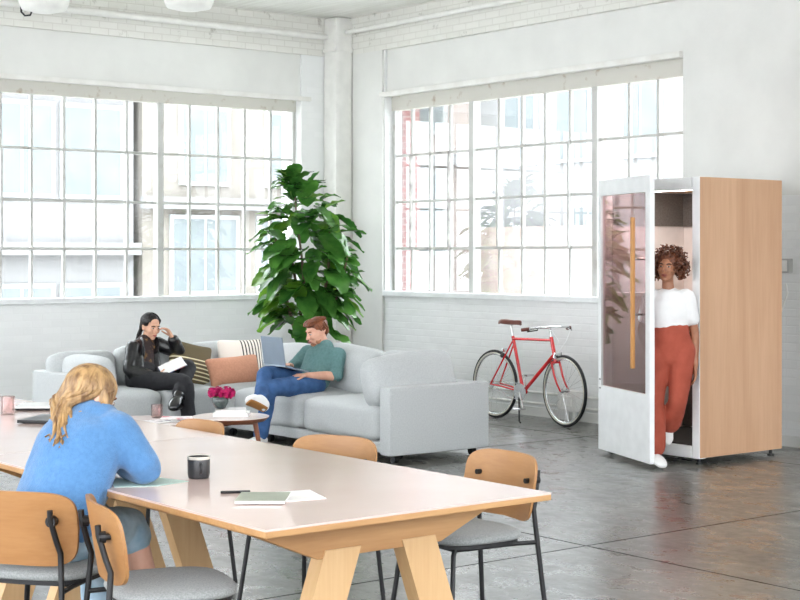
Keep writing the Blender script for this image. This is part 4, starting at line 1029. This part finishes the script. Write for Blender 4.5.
strands(mb, T, 1, rnd, 130, (1.1, 2*PI-1.1), lambda ph: [(nape+V((0, .03, .0))+(T(math.sin(ph)*.05, 0, 0)-T(0, 0, 0)), .014), (lp(nape, end, .55), .026)], (end, (.045, .055, .03)), r=.0125)
strands(mb, T, 1, rnd, 60, (.75, 1.6), lambda ph: [(T(.086, .012, -.025), .014), (T(.075, -.05, -.075), .014)], (T(.045, -.085, -.12), (.02, .02, .02)), r=.011, th1=1.5)
strands(mb, T, 1, rnd, 26, (2*PI-1.35, 2*PI-.75), lambda ph: [(T(-.078, .02, -.035), .010), (T(-.06, -.05, -.075), .014)], (T(-.05, -.085, -.12), (.02, .02, .02)), r=.011, th1=1.5)
mb.build('hair', m_blond, pa, smooth=True)
m_whshoe = M('white_canvas_shoe', srgb(236, 236, 234), .55, bump=.1)
for s, toe in (('R', (3.06, 5.20, .03)), ('L', (2.82, 5.30, .03))):
    mb = MB(); foot(mb, J['an'+s], toe, g=.010); skin(mb, 'shoe', m_whshoe, pa, .008, 3)

# ---- the woman in the leather jacket on the sofa
m_leather = M('black_leather', srgb(26, 26, 28), .28, col2=srgb(18, 18, 20), scale=20, bump=.35, bscale=26, spec=.6)
m_blackden = M('black_denim', srgb(34, 34, 38), .85, col2=srgb(26, 26, 30), scale=30)
m_shirtp = M('printed_top', srgb(52, 38, 38), .8, col2=srgb(140, 104, 60), scale=24, lo=.54, hi=.68)
m_bootl = M('black_boot', srgb(20, 20, 22), .18, coat=.4)
m_blackhair = M('black_hair', srgb(20, 17, 17), .42, col2=srgb(30, 25, 24), scale=40, spec=.4)
J = dict(pelvis=(6.55, 12.0, .515), chest=(6.60, 12.12, .70), neck=(6.655, 12.165, .845), hipR=(6.47, 11.97, .50), hipL=(6.64, 12.0, .505),
         shR=(6.50, 12.11, .775), shL=(6.79, 12.19, .795), elR=(6.40, 11.99, .59), elL=(6.955, 12.10, .725), wrR=(6.545, 11.81, .535), wrL=(6.845, 12.03, .862),
         knL=(6.82, 11.70, .62), knR=(6.665, 11.50, .50), anL=(6.565, 11.43, .40), anR=(6.65, 11.38, .11))
kb = .97
mb = MB(); torso(mb, J, 0, .84); [arm(mb, J, s, 0, kb) for s in 'RL']; [leg(mb, J, s, 0, kb) for s in 'RL']
hand(mb, J['wrR'], (.75, -.25, .25), (0, .3, 1), .35, 1, .95); hand(mb, J['wrL'], (-.38, .12, .7), (-.8, .1, -.1), .5, -1, .95)
foot(mb, J['anL'], (6.46, 11.335, .315), (-.4, -.3, .8)); foot(mb, J['anR'], (6.60, 11.22, .03))
R_, T = head(mb, (6.692, 12.145, .958), (.10, -.93, -.24), (.05, -.25, .95), .98); neck(mb, J, T, .9)
pb = person(mb, m_skinB, 'dark-haired woman in a black leather jacket reading on the sofa with crossed legs', (6.55, 12.0, 0))
face_bits(pb, R_, T, m_lip, m_brow_d, .98)
mb = MB(); torso(mb, J, .010, .86, lo=1, neck=False); skin(mb, 'top', m_shirtp, pb, .008, 3, .004)
P_, C_, K_ = V(J['pelvis']), V(J['chest']), V(J['neck']); sd_j = (V(J['shR'])-V(J['shL'])).normalized()
fw_j = V((.12, -.95, .25))
mb = MB()
for s, sg in (('R', 1), ('L', -1)):
    mb.limb([(lp(P_, C_, .05)+sd_j*sg*.105-fw_j*.01, .075, .115), (lp(P_, C_, .6)+sd_j*sg*.10-fw_j*.01, .068, .112), (C_+sd_j*sg*.095-fw_j*.012, .070, .108), (lp(C_, K_, .55)+sd_j*sg*.085-fw_j*.012, .060, .075)], side=sd_j, seg=16)
    arm(mb, J, s, .020, kb, 1.82)
    mb.limb([(lp(J['sh'+s], K_, .65)-fw_j*.02, .04), (V(J['sh'+s]), .070)], seg=12)
    mb.limb([(K_+sd_j*sg*.055-fw_j*.03+V((0, 0, .005)), .022, .030), (K_+sd_j*sg*.085+fw_j*.055-V((0, 0, .03)), .012, .040), (C_+sd_j*sg*.075+fw_j*.105, .010, .040)], seg=10)   # collar and lapel
mb.limb([(lp(P_, C_, .05)-fw_j*.035, .13, .095), (C_-fw_j*.035, .13, .09), (lp(C_, K_, .7)-fw_j*.03, .10, .065)], side=sd_j, seg=16)
skin(mb, 'leather_jacket', m_leather, pb, .007, 3, .007, 18, 2)
mb = MB(); torso(mb, J, .010, kb)
mb.bm.free(); mb = MB(); up_ = (C_-P_).normalized()
mb.limb([(P_-up_*.05, .145, .10), (P_+up_*.02, .165, .118), (lp(P_, C_, .3), .14, .105)], side=sd_j, seg=18)
[leg(mb, J, s, .010, kb, 1.9) for s in 'RL']; skin(mb, 'jeans', m_blackden, pb, .008, 3, .004, 18, 7)
for s, toe, u in (('L', (6.46, 11.335, .315), (-.4, -.3, .8)), ('R', (6.60, 11.22, .03), (0, 0, 1))):
    mb = MB(); foot(mb, J['an'+s], toe, u, .012, 1.08); A, K = V(J['an'+s]), V(J['kn'+s]); mb.limb([(A, .050), (lp(A, K, .32), .056)], seg=14)
    bt = skin(mb, 'boot', m_bootl, pb, .007, 3)
    b = MB(); u = V(u).normalized(); d_ = V(toe)-A; d_ = (d_-u*d_.dot(u)).normalized()
    b.limb([(A-d_*.045-u*.085, .034, .012), (A+d_*.05-u*.085, .040, .010), (V(toe)-u*.028, .040, .010)], side=d_.cross(u), seg=12); b.build('sole', m_rubber, bt, smooth=True)
mb = MB(); rnd = random.Random(5)
mb.ell(T(0, -.018, .040), V((.079, .090, .082))*.98, R_, 20, 14)
strands(mb, T, .98, rnd, 70, (1.0, PI), lambda ph: [(T(.064, -.055, -.05), .010), (T(.052, -.085, -.12), .014)], (T(.03, -.115, -.22), (.03, .02, .03)), r=.010, th1=1.5)
strands(mb, T, .98, rnd, 70, (PI, 2*PI-1.0), lambda ph: [(T(-.066, -.055, -.05), .010), (T(-.07, -.085, -.12), .014)], (T(-.075, -.10, -.24), (.03, .02, .03)), r=.010, th1=1.5)
mb.build('hair', m_blackhair, pb, smooth=True)
# magazine in her lap
t = thing('magazine', 'open magazine held in the lap of the woman in the leather jacket', 'magazine', (6.63, 11.72, .60))
Rm = rot_to((.88, -.36, .42), (-.42, -.22, .88))
mc = V((6.66, 11.70, .635))
mk = lambda x, y, z: mc+Rm @ V((x, y, z))
b = MB(); b.grid([[mk(-.095, y, .0+z), mk(.0, y, -.012+z), mk(.095, y, .0+z)] for y, z in ((-.11, 0), (-.04, .004), (.04, .003), (.11, 0))], closed=False); b.build('pages', m_paper, t)
m_magblue = M('blue_red_cover', srgb(60, 70, 130), .4, col2=srgb(170, 80, 70), scale=18, lo=.5, hi=.56)
b = MB(); b.grid([[mk(-.098, y, -.006+z), mk(.0, y, -.018+z), mk(.098, y, -.006+z)] for y, z in ((-.113, 0), (-.04, .004), (.04, .003), (.113, 0))], closed=False); b.build('cover', m_magblue, t)

# ---- the man with the laptop
m_teal = M('teal_jersey', srgb(102, 140, 140), .9, col2=srgb(92, 128, 129), scale=50, bump=.2, bscale=200)
m_denim = M('blue_denim', srgb(62, 100, 150), .85, col2=srgb(46, 80, 126), scale=12, detail=7, bump=.2, bscale=260)
m_auburn = M('auburn_hair', srgb(134, 74, 42), .45, col2=srgb(98, 52, 30), scale=36, stretch=(1, 1, .4), spec=.5)
m_gum = M('gum_sole', srgb(172, 118, 62), .6)
J = dict(pelvis=(7.47, 10.74, .515), chest=(7.60, 10.79, .70), neck=(7.64, 10.805, .815), hipR=(7.44, 10.83, .505), hipL=(7.44, 10.655, .505),
         shL=(7.675, 10.64, .745), shR=(7.585, 10.965, .755), elL=(7.59, 10.545, .575), elR=(7.44, 11.04, .60), wrL=(7.31, 10.59, .590), wrR=(7.33, 10.86, .655),
         knR=(6.99, 10.72, .605), knL=(6.95, 10.585, .49), anR=(6.80, 10.515, .42), anL=(6.865, 10.62, .10))
mb = MB(); torso(mb, J, 0, .96); [arm(mb, J, s, 0, 1.04) for s in 'RL']; [leg(mb, J, s, 0, 1.0) for s in 'RL']
hand(mb, J['wrL'], (-.85, .35, .02), (.05, .05, -1), .35, 1, 1.02); hand(mb, J['wrR'], (-.8, -.45, .15), (.1, -.2, -1), .5, -1, 1.02)
foot(mb, J['anR'], (6.68, 10.49, .43), (.4, .6, .7)); foot(mb, J['anL'], (6.69, 10.53, .035))
R_, T = head(mb, (7.58, 10.825, .936), (-.93, .10, -.32), (-.3, 0, .95), 1.02, 1.12); neck(mb, J, T, 1.08)
pc = person(mb, m_skinL, 'auburn-haired man in a teal shirt leaning back on the sofa with a laptop', (7.47, 10.74, 0))
face_bits(pc, R_, T, m_lip, m_brow_a, 1.02)
mb = MB(); torso(mb, J, .016, 1.0, lo=1, waist=1.2, neck=False); [arm(mb, J, s, .012, 1.04, 1.12) for s in 'RL']
skin(mb, 'shirt', m_teal, pc, .008, 4, .008, 14, 4)
mb = MB(); P_, C_ = V(J['pelvis']), V(J['chest']); up_ = (C_-P_).normalized(); sdc = (V(J['hipR'])-V(J['hipL'])).normalized()
mb.limb([(P_-up_*.05, .145, .10), (P_+up_*.02, .165, .115), (lp(P_, C_, .3), .14, .105)], side=sdc, seg=18)
leg(mb, J, 'R', .012, 1, 1.86, .050); leg(mb, J, 'L', .012, 1, 1.92, .050); skin(mb, 'jeans', m_denim, pc, .008, 3, .006, 16, 8)
for s, toe, u in (('R', (6.68, 10.49, .43), (.4, .6, .7)), ('L', (6.69, 10.53, .035), (0, 0, 1))):
    mb = MB(); foot(mb, J['an'+s], toe, u, .011, 1.05); st = skin(mb, 'shoe', m_whshoe, pc, .007, 3)
    A = V(J['an'+s]); u = V(u).normalized(); d_ = V(toe)-A; d_ = (d_-u*d_.dot(u)).normalized(); b = MB()
    b.limb([(A-d_*.05-u*.078, .036, .012), (A+d_*.05-u*.078, .042, .011), (V(toe)-u*.030+d_*.005, .042, .011)], side=d_.cross(u), seg=14); so_ = b.build('sole', m_gum, st, smooth=True); so_['label'] = 'tan gum sole'
mb = MB(); rnd = random.Random(8)
mb.ell(T(0, -.022, .050), V((.080, .092, .076))*1.02, R_, 20, 14); mb.ell(T(0, .045, .085), V((.064, .045, .030))*1.02, R_, 16, 10); mb.ell(T(.0, -.075, .0), V((.055, .035, .055)), R_, 14, 10)
for i in range(60):                          # swept-back locks on top
    x = rnd.uniform(-.055, .055); y = rnd.uniform(-.03, .08)
    mb.limb([(T(x, y+.015, .095-.25*max(0, y-.04)), .009), (T(x*1.1, y-.02, .112-2.5*x*x), .010), (T(x*1.2, y-.07, .104-4*x*x), .005)], seg=7, sub=3)
for i in range(30):
    s = rnd.choice((-1, 1)); y = rnd.uniform(-.06, .035)
    mb.limb([(T(s*.07, y, .07), .009), (T(s*.080, y-.006, .04), .010), (T(s*.079, y-.012, .012), .004)], seg=7, sub=3)
mb.build('hair', m_auburn, pc, smooth=True)
b = MB()
for i in range(0): pass
b.ell(T(0, .060, -.086), V((.034, .026, .022)), R_, 14, 10); b.ell(T(.045, .030, -.060), V((.012, .030, .032)), R_, 12, 8); b.ell(T(-.045, .030, -.060), V((.012, .030, .032)), R_, 12, 8)
b.build('beard', M('auburn_stubble', srgb(168, 108, 78), .7, col2=srgb(190, 134, 104), scale=120), pc, smooth=True)
# laptop on his lap
m_steel = M('slate_blue_aluminium', srgb(150, 164, 178), .38, .3)
t = thing('laptop', 'open slate-blue laptop on the lap of the man on the sofa', 'laptop', (7.22, 10.79, .66))
hz = V((7.12, 10.78, .68)); dbase = V((.225, -.01, -.055)).normalized(); wdir = V((.03, 1, 0)).normalized()
def slab3(mb, o, a, la, c, lc, th):
    n_ = a.cross(c).normalized()*th
    mb.grid([[o+c*u+n_*k for u, k in ((-lc/2, 0), (lc/2, 0), (lc/2, 1), (-lc/2, 1))], [o+a*la+c*u+n_*k for u, k in ((-lc/2, 0), (lc/2, 0), (lc/2, 1), (-lc/2, 1))]])
b = MB(); slab3(b, hz, dbase, .235, wdir, .34, -.013); bs = b.build('base', m_steel, t)
b = MB(); slab3(b, hz+dbase*.03+V((0, 0, .003)), dbase, .10, wdir, .29, .0015); b.build('keyboard', m_black, bs)
ld = V((-.035, 0, .235)).normalized()
b = MB(); slab3(b, hz, ld, .235, wdir, .34, .006); ll = b.build('lid', m_steel, t)
b = MB(); slab3(b, hz+ld*.012+V((.0075, 0, .0)), ld, .21, wdir, .315, .001); b.build('screen', m_black, ll)

# ---- the woman stepping out of the booth
m_tee = M('white_tee', srgb(240, 240, 240), .85, bump=.12, bscale=120)
m_rust = M('rust_cotton', srgb(172, 82, 62), .85, col2=srgb(160, 73, 54), scale=10, bump=.15, bscale=160)
m_curl = M('dark_copper_curls', srgb(80, 44, 27), .5, col2=srgb(124, 68, 38), scale=60, lo=.4, hi=.7, spec=.5)
o_ = V((-.085, -.030, 0))
J = {k_: V(v)+o_ for k_, v in dict(pelvis=(8.855, 7.885, .90), chest=(8.85, 7.90, 1.17), neck=(8.845, 7.90, 1.335), hipR=(8.79, 7.955, .87), hipL=(8.915, 7.82, .87),
         shL=(8.942, 7.80, 1.285), shR=(8.755, 8.0, 1.285), elL=(9.0, 7.775, 1.0), elR=(8.76, 8.09, 1.02), wrL=(8.965, 7.74, .765), wrR=(8.85, 8.10, .80),
         knR=(8.76, 7.96, .49), knL=(8.87, 7.83, .50), anR=(8.735, 7.945, .10), anL=(8.935, 7.985, .275)).items()}
mb = MB(); torso(mb, J, 0, .80); [arm(mb, J, s, 0, .90) for s in 'RL']; [leg(mb, J, s, 0, 1) for s in 'RL']
hand(mb, J['wrL'], (-.02, -.03, -1), (-.75, .65, 0), .22, 1, .95); hand(mb, J['wrR'], (.1, -.1, -1), (-.2, -.9, 0), .3, -1, .95)
tR = V((8.665, 7.80, .035))+o_; tL = V((8.885, 7.955, .175))+o_
foot(mb, J['anR'], tR); foot(mb, J['anL'], tL, (-.55, -.45, .55))
R_, T = head(mb, V((8.83, 7.895, 1.500))+o_, (-.86, -.46, .06), (.10, .0, 1), 1.0); neck(mb, J, T, .88)
pd = person(mb, m_skinD, 'woman with curly hair in a white tee and rust trousers stepping out of the booth', (8.72, 7.88, 0))
face_bits(pd, R_, T, m_lip2, m_brow_d)
mb = MB(); P_, C_, K_ = J['pelvis'], J['chest'], J['neck']; sdd = (J['shR']-J['shL']).normalized()
mb.limb([(P_+V((0, 0, .07)), .122, .090), (P_+V((0, 0, .14)), .130, .098), (lp(P_, C_, .75), .143, .110), (C_, .150, .115), (lp(C_, K_, .45), .150, .095), (lp(C_, K_, .66), .115, .078)], side=sdd, seg=22)
for s in 'RL': mb.limb([(lp(J['sh'+s], K_, .40)-V((0, 0, .012)), .044), (J['sh'+s], .060), (lp(J['sh'+s], J['el'+s], .35), .060), (lp(J['sh'+s], J['el'+s], .60), .058)], seg=14)
skin(mb, 'tee_shirt', m_tee, pd, .008, 4, .005, 13, 6)
mb = MB(); mb.limb([(P_-V((0, 0, .06)), .150, .105), (P_+V((0, 0, .02)), .166, .118), (P_+V((0, 0, .10)), .142, .108), (P_+V((0, 0, .135)), .139, .106)], side=sdd, seg=22)
leg(mb, J, 'R', .012, 1.02, 1.86, .074); leg(mb, J, 'L', .012, 1.02, 1.80, .070); skin(mb, 'trousers', m_rust, pd, .008, 4, .004, 12, 9)
for s, toe, u in (('R', tR, (0, 0, 1)), ('L', tL, (-.55, -.45, .55))):
    mb = MB(); foot(mb, J['an'+s], toe, u, .008, .98); skin(mb, 'shoe', m_whshoe, pd, .007, 3)
mb = MB(); rnd = random.Random(9); cc = T(0, -.025, .045)
mb.ell(cc, (.092, .10, .095), R_, 18, 12)
for i in range(420):                         # ringlets all round, leaving the face open
    th = math.acos(1-1.72*rnd.random()); ph = rnd.random()*2*PI
    d_ = V((math.sin(th)*math.sin(ph), math.sin(th)*math.cos(ph), math.cos(th)))
    if d_.y > .38 and d_.z < .42 and abs(d_.x) < .62: continue
    rr2 = rnd.uniform(.085, .142)*(1+.10*abs(d_.x))
    p = T(d_.x*rr2, -.03+d_.y*rr2*.95, .045+d_.z*rr2*.92-.03*(1-d_.z)*abs(d_.x))
    u, w = frame_of(R_ @ d_); a0 = rnd.random()*6; q = rnd.uniform(.008, .013)
    mb.tube([p+(u*math.cos(a0+k_*1.25)+w*math.sin(a0+k_*1.25))*q+(R_ @ d_)*(k_-3)*.0055 for k_ in range(7)], [.003, .0055, .006, .006, .006, .0055, .003], 6)
mb.build('hair', m_curl, pd, smooth=True)
# ------------------------------------------------------------------ light and camera
w = bpy.data.worlds.new('overcast_sky'); SC.world = w; w.use_nodes = True
nt = w.node_tree; nt.nodes.clear()
out = nt.nodes.new('ShaderNodeOutputWorld'); bg = nt.nodes.new('ShaderNodeBackground')
# brighter open sky on the side the loft faces (behind and left of the viewer), plainer sky beyond the windows
tc = nt.nodes.new('ShaderNodeTexCoord')
dp = nt.nodes.new('ShaderNodeVectorMath'); dp.operation = 'DOT_PRODUCT'
sd_ = V((-.80, -.42, .30)).normalized(); dp.inputs[1].default_value = sd_
nt.links.new(tc.outputs['Generated'], dp.inputs[0])
mr = nt.nodes.new('ShaderNodeMapRange'); mr.interpolation_type = 'SMOOTHSTEP'
mr.inputs['From Min'].default_value = -.2; mr.inputs['From Max'].default_value = 1.0
mr.inputs['To Min'].default_value = 1.6; mr.inputs['To Max'].default_value = 3.4
nt.links.new(dp.outputs['Value'], mr.inputs['Value'])
bg.inputs[0].default_value = (.935, .965, 1.02, 1)
sz = nt.nodes.new('ShaderNodeSeparateXYZ'); nt.links.new(tc.outputs['Generated'], sz.inputs[0])
zm = nt.nodes.new('ShaderNodeMapRange'); zm.inputs['From Min'].default_value = .05; zm.inputs['From Max'].default_value = 1.0
zm.inputs['To Min'].default_value = 0.0; zm.inputs['To Max'].default_value = 7.0
ab = nt.nodes.new('ShaderNodeMath'); ab.operation = 'ABSOLUTE'; nt.links.new(sz.outputs['Z'], ab.inputs[0]); nt.links.new(ab.outputs[0], zm.inputs['Value'])  # sky below the horizon brightens too, added to light the ceiling from beneath
ad = nt.nodes.new('ShaderNodeMath'); ad.operation = 'ADD'; nt.links.new(mr.outputs[0], ad.inputs[0]); nt.links.new(zm.outputs[0], ad.inputs[1])
nt.links.new(ad.outputs[0], bg.inputs[1])
nt.links.new(bg.outputs[0], out.inputs[0])

cam = bpy.data.cameras.new('camera'); co = bpy.data.objects.new('camera', cam); COL.objects.link(co)
cam.sensor_width = 36; cam.lens = 1529.7/800*36; cam.shift_y = -45/800; cam.clip_end = 200
co.location = (0, 0, 1.6); co.rotation_euler = (PI/2, 0, -math.atan2(.6172, .7868))
SC.camera = co
vs = SC.view_settings; vs.view_transform = 'Standard'; vs.look = 'None'; vs.gamma = 1; vs.use_curve_mapping = False
vs.exposure = 1.18
SC.cycles.use_denoising = True
SC.cycles.max_bounces = 8; SC.cycles.transparent_max_bounces = 16
SC.cycles.caustics_reflective = False; SC.cycles.caustics_refractive = False
